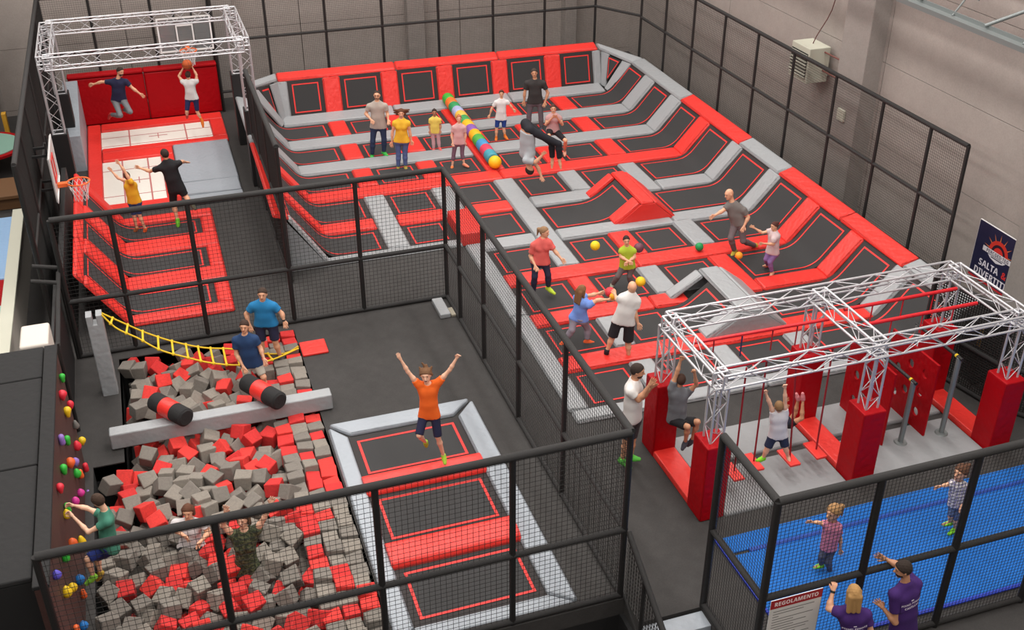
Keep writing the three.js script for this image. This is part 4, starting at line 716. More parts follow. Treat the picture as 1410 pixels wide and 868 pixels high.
function person(o) {
  const [cx, cy, cs] = o.c, root = o.root.length === 3 ? V(...o.root) : fl(...o.root), sc = o.S / 1.75, W = (o.w || 1) * sc;
  const at = j => { const d = ray(cx + j[0] / cs, cy + j[1] / cs), dd = j[2] || 0; return d.multiplyScalar((root.clone().sub(EYE).dot(HEAD) - dd) / d.dot(HEAD)).add(EYE); };
  const q = {}; for (const k in o.j) q[k] = at(o.j[k]);
  const base = V(root.x, o.base !== undefined ? o.base : 0, root.z); for (const k in q) q[k].sub(base);
  const T = HEAD.clone().negate(), dir = (r, t, u = 0) => RIGHT.clone().multiplyScalar(r).addScaledVector(T, t).addScaledVector(V(0, 1, 0), u).normalize();
  const face = dir(...o.face), body = o.bodyFace ? dir(...o.bodyFace) : face.clone();
  q.pv = lerp(q.ha, q.hb, 0.5); q.nk = q.nk || lerp(q.sa, q.sb, 0.5);
  const up = q.nk.clone().sub(q.pv), un = up.clone().normalize(), lat = q.sb.clone().sub(q.sa).normalize(); let fr = lat.clone().cross(un).normalize(); if (fr.dot(body) < 0) fr.negate();
  // guarantee shoulder and hip breadth
  const wide = (a, b, w) => { const m = lerp(q[a], q[b], 0.5), d = q[b].clone().sub(q[a]); let side = un.clone().cross(body).normalize(); if (side.dot(d) < 0) side.negate(); const L = d.length(); if (L < w) { const add = Math.sqrt(Math.max(0, w * w - L * L)) / 2, o2 = body.clone().addScaledVector(d.clone().normalize(), -body.dot(d) / L); side = side.addScaledVector(d.clone().normalize(), -side.dot(d) / L); if (side.length() < 0.15) side = T.clone(); side.normalize(); if (side.dot(T) < 0 && o.near !== 'a') side.negate(); if (o.near === 'a' && side.dot(T) > 0) side.negate(); q[a].addScaledVector(side, -add); q[b].addScaledVector(side, add); } };
  for (const [s, e] of [['sa', 'ea'], ['sb', 'eb']]) if (q[e].clone().sub(q[s]).dot(un) < -0.05) q[s].addScaledVector(un, -0.028 * sc);
  if (o.near) { wide('sa', 'sb', 0.33 * W); wide('ha', 'hb', 0.19 * W); }
  const kk = 0.035 * sc, woman = o.woman;
  const torso = e => {
    const c = (t, w = 0) => lerp(q.pv, q.nk, t).addScaledVector(lat, w * W), L = [], wa = woman ? 0.045 : 0.06, wr = woman ? 0.082 : 0.09, hr = woman ? 0.102 : 0.092;
    for (const s of [-1, 1]) { const sh = s < 0 ? q.sa : q.sb, hp = s < 0 ? q.ha : q.hb; L.push(cap(c(0.8, s * 0.085), c(0.42, s * wa), 0.086 * W + e, wr * W + e, kk * 1.5), cap(c(0.42, s * wa), hp, wr * W + e, hr * W + e, kk * 1.5), cap(sh, c(0.78, s * 0.08), 0.05 * W + e, 0.085 * W + e, kk * 1.3), cap(sh, q.nk.clone().addScaledVector(un, 0.0), 0.04 * W + e, 0.05 * W + e, kk)); }
    L.push(cap(c(0.86), c(0.05), 0.088 * W + e, 0.1 * W + e, kk * 1.5));
    if (woman) for (const s of [-1, 1]) L.push(ell(c(0.66, s * 0.07).addScaledVector(fr, 0.07 * W), lat, un, fr, 0.062 * W + e, 0.062 * W + e, 0.052 * W + e, kk)); return L; };
  const arm = (s, e, w, x, k = kk) => [cap(q[s], lerp(q[s], q[e], 0.45), 0.05 * W + x, 0.047 * W + x, k), cap(lerp(q[s], q[e], 0.45), q[e], 0.047 * W + x, 0.036 * W + x, k), cap(q[e], lerp(q[e], q[w], 0.3), 0.036 * W + x, 0.038 * W + x, k), cap(lerp(q[e], q[w], 0.3), q[w], 0.038 * W + x, 0.025 * W + x, k)];
  const leg = (h, k, a, x, kq = kk) => [cap(q[h], q[k], 0.082 * W + x, 0.052 * W + x, kq), cap(q[k], lerp(q[k], q[a], 0.32), 0.05 * W + x, 0.053 * W + x, kq), cap(lerp(q[k], q[a], 0.32), q[a], 0.053 * W + x, 0.032 * W + x, kq)];
  for (const s of ['a', 'b']) { const a = q['a' + s]; if (!q['t' + s]) q['t' + s] = a.clone().addScaledVector(body, 0.16 * sc).add(V(0, -0.045 * sc, 0)); }
  const foot = (a, t, x) => { const d = q[t].clone().sub(q[a]), f = d.clone().normalize(), fl2 = Math.max(0.14 * sc, Math.min(d.length(), 0.2 * sc)), toe = q[a].clone().addScaledVector(f, fl2); let dn = q[a].clone().sub(q[a === 'aa' ? 'ka' : 'kb']).normalize(); const heel = q[a].clone().addScaledVector(dn, 0.035 * sc).addScaledVector(f, -0.035 * sc); return [cap(q[a], lerp(q[a], toe, 0.55).addScaledVector(dn, 0.012 * sc), 0.034 * sc + x, 0.034 * sc + x, kk * 0.6), cap(heel, toe, 0.03 * sc + x, 0.026 * sc + x, kk * 0.6), cap(heel, heel.clone().lerp(toe, 0.5), 0.034 * sc + x, 0.038 * sc + x, kk * 0.6)]; };
  const hk = (o.hs || Math.max(0.185, o.S / 7.4 * (o.S < 1.5 ? 1.05 : 1))) / 0.235;
  let hu = q.hd.clone().sub(q.nk).normalize(); if (!o.flip) hu.lerp(V(0, 1, 0), 0.45).normalize(); const hf = face.clone().addScaledVector(hu, -face.dot(hu)).normalize(), hs = hu.clone().cross(hf).normalize();
  const HP = (s, u, f) => q.hd.clone().addScaledVector(hs, s * hk).addScaledVector(hu, u * hk).addScaledVector(hf, f * hk);
  const skull = x => ell(HP(0, 0.018, -0.008), hs, hu, hf, 0.077 * hk + x, 0.1 * hk + x, 0.097 * hk + x, 0.02);
  const headP = [skull(0), ell(HP(0, -0.052, 0.026), hs, hu, hf, 0.056 * hk, 0.062 * hk, 0.064 * hk, 0.03 * hk), cap(HP(0, 0.012, 0.088), HP(0, -0.02, 0.106), 0.009 * hk, 0.014 * hk, 0.012 * hk), ell(HP(0, -0.1, 0.06), hs, hu, hf, 0.022 * hk, 0.018 * hk, 0.02 * hk, 0.03 * hk), cap(HP(-0.03, 0.036, 0.076), HP(0.03, 0.036, 0.076), 0.012 * hk, 0.012 * hk, 0.02 * hk), ell(HP(0.078, -0.005, -0.005), hs, hu, hf, 0.011 * hk, 0.03 * hk, 0.02 * hk, 0.008), ell(HP(-0.078, -0.005, -0.005), hs, hu, hf, 0.011 * hk, 0.03 * hk, 0.02 * hk, 0.008), cap(HP(0, -0.05, -0.025), lerp(HP(0, -0.05, -0.025), q.nk, 0.75), 0.05 * hk, 0.054 * W, 0.03 * hk)];
  const hand = (e, w, s) => {
    const d = q[w].clone().sub(q[e]).normalize(); let n = (o.palm && o.palm[s] ? dir(...o.palm[s]) : T.clone()); n.addScaledVector(d, -n.dot(d)).normalize(); const b = d.clone().cross(n).normalize(), z = sc * 1.02, H = (l, x, k) => q[w].clone().addScaledVector(d, l * z).addScaledVector(b, x * z).addScaledVector(n, k * z), P = [], sg = s === 'a' ? 1 : -1, curl = o.grip && o.grip.includes(s) ? 1 : 0.25;
    P.push(cap(H(0.012, 0, 0), H(0.075, -0.02, 0), 0.025 * z, 0.019 * z, 0.015), cap(H(0.012, 0, 0), H(0.075, 0.02, 0), 0.025 * z, 0.019 * z, 0.015));
    [[-0.032, 0.062], [-0.011, 0.078], [0.011, 0.072], [0.031, 0.055]].forEach(([x, l], i) => { const a = H(0.082, x, 0), m = H(0.082 + l * 0.5 * (1 - 0.3 * curl), x * 1.15, l * 0.35 * curl + 0.004), t = H(0.082 + l * (curl > 0.5 ? 0.35 : 0.95), x * (curl > 0.5 ? 1.1 : 1.35), l * 0.75 * curl); P.push(cap(a, m, 0.0105 * z, 0.0095 * z, 0.006), cap(m, t, 0.0095 * z, 0.008 * z, 0.004)); });
    P.push(cap(H(0.02, sg * 0.025, 0.004), H(0.055, sg * 0.052, 0.014), 0.013 * z, 0.0115 * z, 0.008), cap(H(0.055, sg * 0.052, 0.014), H(0.085, sg * 0.056, 0.022 + 0.02 * curl), 0.011 * z, 0.009 * z, 0.004));
    return nets(P, (o.cell || 0.016) * 0.55);
  };
  const g = thing('person', o.label, 'person', [base.x, base.y, base.z], 0), cell = o.cell || 0.017, skin = skinM(o.skin || '#c98f73');
  const bodyP = [...torso(-0.006), ...arm('sa', 'ea', 'wa', 0), ...arm('sb', 'eb', 'wb', 0), ...leg('ha', 'ka', 'aa', 0), ...leg('hb', 'kb', 'ab', 0), ...foot('aa', 'ta', 0), ...foot('ab', 'tb', 0), cap(q.nk.clone().addScaledVector(un, -0.06 * sc), lerp(q.nk, q.hd, 0.35), 0.062 * W, 0.05 * W, kk)];
  const bg = mergeGeometries([nets(bodyP, cell), nets(headP, Math.min(0.011, cell * 0.62)), hand('ea', 'wa', 'a'), hand('eb', 'wb', 'b')]); part('body', buv(bg), skin, g);
  // clothes
  const add = (n, P, col, cuts, map, lab, c2 = cell) => P.length && part(n, buv(nets(P, c2, cuts)), cloth(col, map), g, null, lab);
  let shirtF = null;
  if (o.shirt) {
    const s = o.shirt, x = (s.loose || 0.019) * sc, sl = s.sleeve === undefined ? 0.62 : s.sleeve, hem = lerp(q.pv, q.nk, s.hem === undefined ? -0.02 : s.hem), P = torso(x).map(p => withCut(p, plane(hem, un.clone().negate())));
    const nc = q.nk.clone().addScaledVector(un, 0.055 * W).addScaledVector(fr, 0.02 * W), nr = (s.neck || 0.078) * W, cutN = (a, b, c) => nr - Math.hypot(a - nc.x, b - nc.y, c - nc.z); for (let i = 0; i < P.length; i++) P[i] = withCut(P[i], cutN);
    for (const [a, e, w] of [['sa', 'ea', 'wa'], ['sb', 'eb', 'wb']]) { if (sl <= 0) continue; const t = Math.min(1, sl), end = lerp(q[a], q[e], t), d = q[e].clone().sub(q[a]).normalize(); P.push(sl > 1 ? cap(q[a], q[e], 0.06 * W + x, 0.048 * W + x, kk) : withCut(cap(q[a], q[e], 0.052 * W + x, 0.05 * W + x, kk), plane(end, d))); if (sl > 1) P.push(withCut(cap(q[e], q[w], 0.046 * W + x, 0.036 * W + x, kk), plane(lerp(q[e], q[w], 0.93), q[w].clone().sub(q[e]).normalize()))); }
    add('shirt', P, s.col, [], s.map); shirtF = (a, b, c) => { let m = 1; for (const p of P) { const d = p.f(a, b, c), k = p.k || 1e-6, h = Math.max(k - Math.abs(m - d), 0) / k; m = Math.min(m, d) - h * h * k * 0.25; } return m; };
  }
  if (o.pants) {
    const s = o.pants, x = (s.loose || 0.011) * sc, len = s.len, waist = lerp(q.pv, q.nk, s.waist || 0.12), P = [withCut(cap(q.ha, q.hb, (woman ? 0.102 : 0.092) * W + x, (woman ? 0.102 : 0.092) * W + x, kk), plane(waist, un)), withCut(cap(lerp(q.pv, q.nk, 0.12).addScaledVector(lat, -0.07 * W), lerp(q.pv, q.nk, 0.12).addScaledVector(lat, 0.07 * W), 0.098 * W + x, 0.098 * W + x, kk), plane(waist, un))];
    for (const [h, k, a] of [['ha', 'ka', 'aa'], ['hb', 'kb', 'ab']]) {
      const fl3 = s.flare || 0; if (len <= 1) P.push(withCut(cap(q[h], q[k], 0.086 * W + x, (0.06 + fl3) * W + x, kk), plane(lerp(q[h], q[k], len), q[k].clone().sub(q[h]).normalize())));
      else { P.push(cap(q[h], q[k], 0.084 * W + x, 0.054 * W + x, kk)); P.push(withCut(cap(q[k], lerp(q[k], q[a], 0.3), 0.054 * W + x, 0.055 * W + x, kk), plane(lerp(q[k], q[a], len - 1), q[a].clone().sub(q[k]).normalize()))); if (len > 1.3) P.push(withCut(cap(lerp(q[k], q[a], 0.3), q[a], 0.055 * W + x, 0.042 * W + x, kk), plane(lerp(q[k], q[a], len - 1), q[a].clone().sub(q[k]).normalize()))); }
    }
    add('trousers', P, s.col, [], null);
  }
  const shoes = (o.shoes || []); ['a', 'b'].forEach((s, i) => { if (!shoes[i]) return; const a = q['a' + s], k = q['k' + s], d = k.clone().sub(a).normalize(); add(o.shoeName || 'sock', [...foot('a' + s, 't' + s, 0.009), cap(a, lerp(a, k, 0.3), 0.042 * W, 0.046 * W, kk * 0.6)], shoes[i], [plane(a.clone().addScaledVector(d, (o.sockH || 0.05) * sc), d)], null, null, cell * 0.8); });
  // hair
  if (o.hair) {
    const h = o.hair, hc = Math.min(0.012, cell * 0.7), nrm = hu.clone().multiplyScalar(h.up === undefined ? 0.75 : h.up).addScaledVector(hf, -0.72).normalize(), pc = HP(0, h.line === undefined ? 0.03 : h.line, 0.03), sk0 = skull(0.011 * hk * (h.vol || 1)), rip = { ...sk0, f: (x, y, z) => sk0.f(x, y, z) + 0.0035 * Math.sin(x * 95 + y * 31) * Math.sin(y * 80 - z * 37) * Math.sin(z * 90 + x * 20) }, P = [withCut(rip, plane(pc, nrm.clone().negate()))];
    const L = (a, b, r1, r2) => P.push(cap(HP(...a), HP(...b), r1 * hk, r2 * hk, 0.02));
    if (h.style === 'long') { for (const s of [-0.05, 0, 0.05]) L([s, 0.0, -0.075], [s * 1.25, -0.26 * (h.len || 1), -0.085 + (h.back || 0)], 0.045, 0.03); for (const s of [-1, 1]) L([s * 0.07, 0.03, -0.01], [s * 0.078, -0.17 * (h.len || 1), -0.02], 0.03, 0.022); }
    if (h.style === 'pony') { L([0, 0.05, -0.1], [0, 0.03, -0.14], 0.03, 0.035); L([0, 0.03, -0.14], [0, -0.13, -0.16], 0.036, 0.012); }
    if (h.style === 'bun') L([0, 0.06, -0.1], [0, 0.06, -0.125], 0.04, 0.04);
    if (h.style === 'fly') for (const [a, b, r] of h.locks) L(a, b, r, r * 0.45);
    add('hair', P, h.col, [], null, null, hc);
  }
  if (o.beard) add('beard', [withCut(ell(HP(0, -0.052, 0.026), hs, hu, hf, 0.06 * hk, 0.066 * hk, 0.068 * hk), plane(HP(0, -0.045, 0.05), hu.clone().multiplyScalar(1).addScaledVector(hf, -0.15).normalize()))], o.beard, [], null, null, 0.009);
  if (!o.noFace) {
    const bit = (n, p, s, m) => { const e = new THREE.SphereGeometry(1, 10, 8); e.applyMatrix4(new THREE.Matrix4().makeBasis(hs.clone().multiplyScalar(s[0] * hk), hu.clone().multiplyScalar(s[1] * hk), hf.clone().multiplyScalar(s[2] * hk)).setPosition(p)); part(n, e, m, g); };
    for (const s of [-1, 1]) { bit('eye', HP(s * 0.031, 0.013, 0.083), [0.0105, 0.006, 0.006], EYE_M); bit('eyebrow', HP(s * 0.032, 0.04, 0.089), [0.015, 0.003, 0.004], cloth(o.hair ? o.hair.col : '#8a6450')); }
    if (o.open) { bit('mouth', HP(0, -0.058, 0.082), [0.024, 0.018, 0.012], MOUTH_M); bit('teeth', HP(0, -0.048, 0.088), [0.017, 0.005, 0.007], TEETH); } else bit('mouth', HP(0, -0.056, 0.086), [0.021, 0.0055, 0.008], MOUTH_M);
    if (o.glasses) for (const s of [-1, 1]) { const e = new THREE.TorusGeometry(0.021 * hk, 0.003, 6, 18); e.applyMatrix4(new THREE.Matrix4().makeBasis(hs, hu, hf).setPosition(HP(s * 0.031, 0.012, 0.098))); part('glasses', e, M.black, g); }
  }
  if (o.watch) { const [s, col] = o.watch, w = q['w' + s], e = q['e' + s], d = w.clone().sub(e).normalize(), p = lerp(w, e, 0.1); part('watch', tube(p, p.clone().addScaledVector(d, 0.03 * sc), 0.033 * W, 14), std(col, 0.4), g); }
  if (o.print && shirtF) {
    const pr = o.print, nrm = fr.clone().multiplyScalar(pr.back ? -1 : 1), ctr = lerp(q.pv, q.nk, pr.t).addScaledVector(lat, (pr.u || 0) * W), gx = pr.side ? pr.side : lat.clone(); let rx = un.clone().cross(nrm).normalize();
    const nu = 12, nv = 8, pos = [], uv = [], idx = []; for (let j = 0; j <= nv; j++) for (let i = 0; i <= nu; i++) { const u = i / nu, v = j / nv, p = ctr.clone().addScaledVector(rx, (u - 0.5) * pr.w * W).addScaledVector(un, (v - 0.5) * pr.h * W).addScaledVector(nrm, 0.3); let tr = 0; for (let s = 0; s < 40; s++) { const d = shirtF(p.x, p.y, p.z); if (d < 0.004 || tr > 0.24) break; const st = Math.min(d * 0.8, 0.05); tr += st; p.addScaledVector(nrm, -st); } p.addScaledVector(nrm, 0.007); pos.push(p.x, p.y, p.z); uv.push(u, v); }
    for (let j = 0; j < nv; j++) for (let i = 0; i < nu; i++) { const a = j * (nu + 1) + i; idx.push(a, a + 1, a + nu + 1, a + 1, a + nu + 2, a + nu + 1); }
    const pg = new THREE.BufferGeometry(); pg.setAttribute('position', new THREE.Float32BufferAttribute(pos, 3)); pg.setAttribute('uv', new THREE.Float32BufferAttribute(uv, 2)); pg.setIndex(idx); pg.computeVertexNormals();
    const tx = board(pr.w, pr.h, (x, w, h) => { x.fillStyle = pr.bg; x.fillRect(0, 0, w, h); x.fillStyle = '#e9e4ee'; x.textAlign = 'center'; x.textBaseline = 'middle'; pr.draw(x, w, h); }, 256); part('shirt_print', pg, new THREE.MeshStandardMaterial({ map: tx, roughness: 0.85 }), g);
  }
  return g;
}
// ------------------------------------------------------------------ everyone in the hall
const E6 = [40, 0, 4.339], E7 = [80, 160, 4.548], K8 = [480, 80, 4.147], P8 = [690, 80, 4.567], P7 = [700, 300, 4.135], P6 = [940, 240, 5.425], P5 = [850, 490, 5.107], N1 = [980, 500, 4.82], FF = [100, 380, 3.616], GG = [420, 460, 3.617], A1 = [0, 568, 2.894], A2 = [300, 568, 2.894], P4 = [1080, 630, 5.107], P3 = [1020, 740, 5.036], K22 = [1060, 510, 9.643];
const NEON = '#7fd02a', DK = '#2c201a', BR = '#4a2d1e', sk1 = '#d6a181', sk2 = '#c28d6d', sk3 = '#e0b195';
// basketball bay
person({ label: 'man in navy polo shirt and grey trousers leaping by the red wall', c: E6, root: [-0.75, 0, -30.9], S: 1.76, face: [0.85, 0.5, 0.05], bodyFace: [0.6, 0.8], skin: sk1, hair: { col: DK }, beard: '#2b1d18',
  j: { hd: [545, 428], nk: [532, 473], sa: [483, 484], sb: [578, 482], ea: [432, 490], wa: [388, 503], eb: [622, 530], wb: [662, 560], ha: [513, 600], hb: [562, 598], ka: [545, 690, 0.3], aa: [490, 685, -0.1], ta: [472, 715, -0.2], kb: [604, 668, 0.25], ab: [570, 655, -0.15], tb: [556, 668, -0.25] }, shirt: { col: '#1b1e3f', sleeve: 0.55 }, pants: { col: '#6f7276', len: 1.9 }, shoes: ['#b3302c', '#b3302c'], sockH: 0.04 });
person({ label: 'boy in white shirt and navy shorts jumping up with the basketball', c: E6, root: [0.75, 0, -30.3], S: 1.42, face: [0, -1, 0.3], skin: sk1, hair: { col: '#3a2016', up: 0.9, line: -0.01 }, noFace: true,
  j: { hd: [950, 448], nk: [955, 480], sa: [918, 490], sb: [1000, 486], ea: [895, 455, -0.05], wa: [920, 410, -0.1], eb: [1000, 448, -0.05], wb: [975, 402, -0.1], ha: [950, 592], hb: [995, 590], ka: [943, 668, 0.1], aa: [944, 690, -0.25], ta: [944, 705, -0.35], kb: [1005, 668, 0], ab: [1033, 722, 0], tb: [1040, 760, 0.05] }, grip: ['a', 'b'], shirt: { col: '#cfcdcc', sleeve: 0.35 }, pants: { col: '#1c2250', len: 0.9 }, shoes: ['#c4372f', '#d9701f'], sockH: 0.12 });
person({ label: 'boy in yellow shirt and blue shorts reaching for the side hoop', c: E7, root: [192, 320], S: 1.42, face: [-0.6, -0.8, 0.3], near: 'b', skin: sk1, hair: { col: '#5a4034', up: 0.9, line: 0.0 }, noFace: true,
  j: { hd: [430, 375], nk: [447, 410], sa: [428, 418], sb: [468, 408], ea: [375, 388, -0.12], wa: [336, 345, -0.15], eb: [412, 338, 0.1], wb: [384, 300, 0.1], ha: [458, 540], hb: [502, 540], ka: [475, 620], aa: [492, 700], ta: [470, 738], kb: [508, 615], ab: [545, 705], tb: [536, 755] }, shirt: { col: '#d6a11e', sleeve: 0.25 }, pants: { col: '#24406e', len: 0.95 }, shoes: ['#a85a2c', '#d9571f'], sockH: 0.02 });
person({ label: 'bearded man in black shirt and shorts striding toward the side hoop', c: E7, root: [246, 312], S: 1.76, face: [-0.75, -0.65], bodyFace: [-0.5, -0.85], skin: sk1, hair: { col: DK, up: 0.9, line: 0.0 }, beard: DK,
  j: { hd: [667, 238], nk: [680, 278], sa: [638, 318, 0.05], sb: [742, 292, -0.05], ea: [575, 345, -0.1], wa: [515, 326, -0.2], eb: [775, 285, -0.25], wb: [800, 288, -0.45], ha: [718, 470], hb: [772, 460], ka: [722, 545, -0.1], aa: [748, 655], ta: [752, 700, 0.05], kb: [797, 500, 0.0], ab: [835, 550, 0.15], tb: [858, 582, 0.2] }, shirt: { col: '#17171b', sleeve: 0.6 }, pants: { col: '#131318', len: 0.85, flare: 0.015 }, shoes: ['#6bbf2e', '#5b5a4a'], sockH: 0.06 });
// back of the arena
person({ label: 'man in beige shirt, jeans and green socks on a trampoline by the back wall', c: K8, root: [521, 216], S: 1.8, face: [0, 1, 0.05], skin: sk1, hair: { col: '#3a2a22', line: 0.055, vol: 0.6 }, glasses: true, beard: '#8a6550',
  j: { hd: [162, 213], nk: [163, 250], sa: [118, 270], sb: [207, 268], ea: [98, 318], wa: [128, 352, 0.15], eb: [222, 318], wb: [226, 352, 0.1], ha: [145, 395], hb: [195, 395], ka: [138, 475, 0.05], aa: [135, 555], ta: [130, 580, 0.12], kb: [203, 470, 0.05], ab: [202, 538], tb: [222, 560, 0.1] }, shirt: { col: '#a89d94', sleeve: 0.6 }, pants: { col: '#20304f', len: 1.92 }, shoes: ['#3cb04a', '#3cb04a'] });
person({ label: 'woman in yellow top and jeans with brown hair flying sideways', c: K8, root: [553, 232], S: 1.66, woman: true, face: [0.1, 1, 0.2], skin: sk1, open: true, hair: { col: '#5c3520', style: 'fly', vol: 1.4, line: 0.02, locks: [[[0.05, 0.06, -0.03], [0.22, 0.09, -0.02], 0.045], [[-0.05, 0.06, -0.03], [-0.2, 0.08, -0.02], 0.045], [[0.06, 0.0, -0.04], [0.2, 0.02, -0.06], 0.045], [[-0.06, 0, -0.04], [-0.19, 0.0, -0.06], 0.045], [[0.07, -0.04, -0.04], [0.14, -0.08, -0.06], 0.035], [[-0.07, -0.04, -0.04], [-0.14, -0.07, -0.06], 0.035]] },
  j: { hd: [300, 315], nk: [300, 348], sa: [265, 366], sb: [338, 366], ea: [250, 425], wa: [247, 480], eb: [350, 425], wb: [358, 470], ha: [280, 475], hb: [326, 475], ka: [285, 550], aa: [283, 625], ta: [282, 652, 0.1], kb: [322, 548], ab: [325, 620], tb: [330, 645, 0.1] }, shirt: { col: '#dcae2c', sleeve: 0.3 }, pants: { col: '#4b5f8c', len: 1.9 }, shoes: ['#9c8a3e', '#9c8a3e'] });
person({ label: 'girl in pale yellow shirt and pink leggings near the foam barrels', c: K8, root: [601, 209], S: 1.22, face: [0.05, 1, 0.05], skin: '#a9755a', hair: { col: '#2a1b16', style: 'bun' },
  j: { hd: [490, 310], nk: [491, 335], sa: [468, 350], sb: [518, 350], ea: [462, 388], wa: [464, 415, 0.05], eb: [525, 388], wb: [523, 412, 0.05], ha: [478, 425], hb: [510, 425], ka: [485, 478], aa: [486, 520], ta: [485, 538, 0.08], kb: [514, 476], ab: [518, 512], tb: [530, 530, 0.08] }, shirt: { col: '#dcc45c', sleeve: 0.55 }, pants: { col: '#c79aa0', len: 1.9 }, shoes: ['#e0605c', '#e0605c'] });
person({ label: 'girl in pale pink shirt and mauve leggings in front of the foam barrels', c: K8, root: [634, 231], S: 1.34, face: [0.1, 1, 0.05], skin: sk3, hair: { col: '#a5623c', style: 'bun' },
  j: { hd: [630, 345], nk: [630, 375], sa: [600, 393], sb: [660, 392], ea: [588, 440], wa: [595, 482, 0.05], eb: [668, 440], wb: [664, 480], ha: [608, 488], hb: [650, 488], ka: [600, 550], aa: [592, 618], ta: [588, 638, 0.1], kb: [648, 548], ab: [660, 605], tb: [685, 622, 0.1] }, shirt: { col: '#c7a0a0', sleeve: 0.6 }, pants: { col: '#6d5566', len: 1.5 }, shoes: ['#d9763c', '#dd8266'], sockH: 0.02 });
person({ label: 'boy in white shirt, blue shorts and orange socks on the back trampolines', c: K8, root: [690, 193], S: 1.32, face: [0, 1, 0.05], skin: sk1, hair: { col: '#4a2416', vol: 1.4 },
  j: { hd: [873, 203], nk: [873, 232], sa: [842, 248], sb: [904, 246], ea: [817, 290], wa: [806, 325], eb: [924, 270], wb: [940, 292], ha: [852, 350], hb: [888, 350], ka: [845, 405], aa: [843, 458], ta: [841, 478, 0.08], kb: [886, 405], ab: [894, 446], tb: [908, 464, 0.08] }, shirt: { col: '#d5d2d2', sleeve: 0.6 }, pants: { col: '#1a3a86', len: 0.8 }, shoes: ['#dd7426', '#dd7426'], sockH: 0.1 });
person({ label: 'man in dark grey shirt and grey trousers standing by the back wall', c: K8, root: [742, 178], S: 1.8, face: [0, 1, 0.05], skin: sk2, hair: { col: '#3d2f28' },
  j: { hd: [1060, 85], nk: [1064, 122], sa: [1018, 138], sb: [1112, 138], ea: [1005, 200], wa: [1003, 245], eb: [1138, 200], wb: [1122, 250, 0.08], ha: [1040, 255], hb: [1092, 255], ka: [1030, 330], aa: [1030, 395], ta: [1025, 412, 0.1], kb: [1098, 330], ab: [1100, 398], tb: [1100, 420, 0.1] }, shirt: { col: '#2f2c2c', sleeve: 0.6 }, pants: { col: '#5d565d', len: 1.9 }, shoes: ['#4a4750', '#4a4750'] });
person({ label: 'woman in pink top and black shorts jumping with knees bent behind the somersaulter', c: P8, root: [768, 215], S: 1.6, woman: true, face: [0.05, 1, 0.1], skin: sk1, open: true, hair: { col: '#4a2a20', style: 'pony' },
  j: { hd: [328, 317], nk: [330, 350], sa: [295, 372], sb: [368, 372], ea: [282, 418, 0.05], wa: [325, 372, 0.25], eb: [385, 418, 0.05], wb: [352, 374, 0.25], ha: [308, 452], hb: [345, 462], ka: [300, 490, 0.35], aa: [330, 560, 0.0], ta: [330, 585, 0.1], kb: [405, 520, 0.3], ab: [400, 590, -0.05], tb: [400, 615, 0.1] }, shirt: { col: '#b99090', sleeve: 0.3 }, pants: { col: '#18161c', len: 0.85 }, shoes: ['#d9a08c', '#d9a08c'] });
person({ label: 'man in white shirt and navy leggings upside down in a somersault', c: P8, root: [9.55, 0, -23.4], S: 1.74, w: 1.22, hs: 0.25, flip: true, face: [0.5, 0.3, -0.6], bodyFace: [0.9, 0.3], near: 'b', skin: sk1, hair: { col: DK, up: 1.1, line: -0.02, vol: 1.5 },
  j: { hd: [180, 700], nk: [165, 640], sa: [140, 622, -0.1], sb: [185, 628, 0.1], ea: [232, 690, -0.1], wa: [252, 742, 0], eb: [218, 655, 0.2], wb: [258, 612, 0.25], ha: [152, 425], hb: [180, 440], ka: [318, 535, -0.1], aa: [322, 640, -0.1], ta: [318, 705, 0], kb: [362, 540, 0.1], ab: [368, 645, 0.1], tb: [380, 720, 0.15] }, shirt: { col: '#a5abb0', sleeve: 0.75, hem: 0.14, loose: 0.025 }, pants: { col: '#15161f', len: 1.85, waist: 0.05 } });
// dodge ball group
person({ label: 'bald man in grey shirt and mauve trousers running across the arena', c: P6, root: [1012, 350], S: 1.76, face: [-0.9, 0.45], bodyFace: [-0.7, 0.6], skin: sk1,
  j: { hd: [347, 150], nk: [372, 212], sa: [338, 232, 0.0], sb: [452, 262, 0.08], ea: [298, 275, 0.05], wa: [243, 306, 0.1], eb: [490, 322, 0.12], wb: [460, 385, 0.2], ha: [395, 362, 0], hb: [442, 382, 0.08], ka: [360, 478, 0.15], aa: [388, 575, 0], ta: [362, 618, 0.1], kb: [452, 498, 0.15], ab: [545, 535, -0.25], tb: [568, 610, -0.3] }, shirt: { col: '#6d6764', sleeve: 0.6 }, pants: { col: '#6a5f62', len: 1.9 }, shoes: ['#b3a13c', '#b3a13c'], sockH: 0.06 });
person({ label: 'girl in pale pink shirt and purple leggings catching near the sloped pads', c: P6, root: [1062, 378], S: 1.32, face: [-0.85, 0.4], near: 'b', skin: sk1, hair: { col: '#4a231c', style: 'bun' },
  j: { hd: [685, 388], nk: [688, 428], sa: [660, 445, -0.05], sb: [700, 452, 0.08], ea: [595, 438, -0.08], wa: [535, 402, -0.1], eb: [678, 525, 0.15], wb: [600, 518, 0.25], ha: [650, 585], hb: [690, 590], ka: [622, 635, 0.0], aa: [635, 680, -0.25], ta: [600, 686, -0.2], kb: [652, 660, 0.08], ab: [668, 738, 0.05], tb: [655, 762, 0.12] }, shirt: { col: '#c9b3b4', sleeve: 0.6, loose: 0.025 }, pants: { col: '#7d5d92', len: 1.85 }, shoes: ['#d2382c', '#c99077'], sockH: 0.03 });
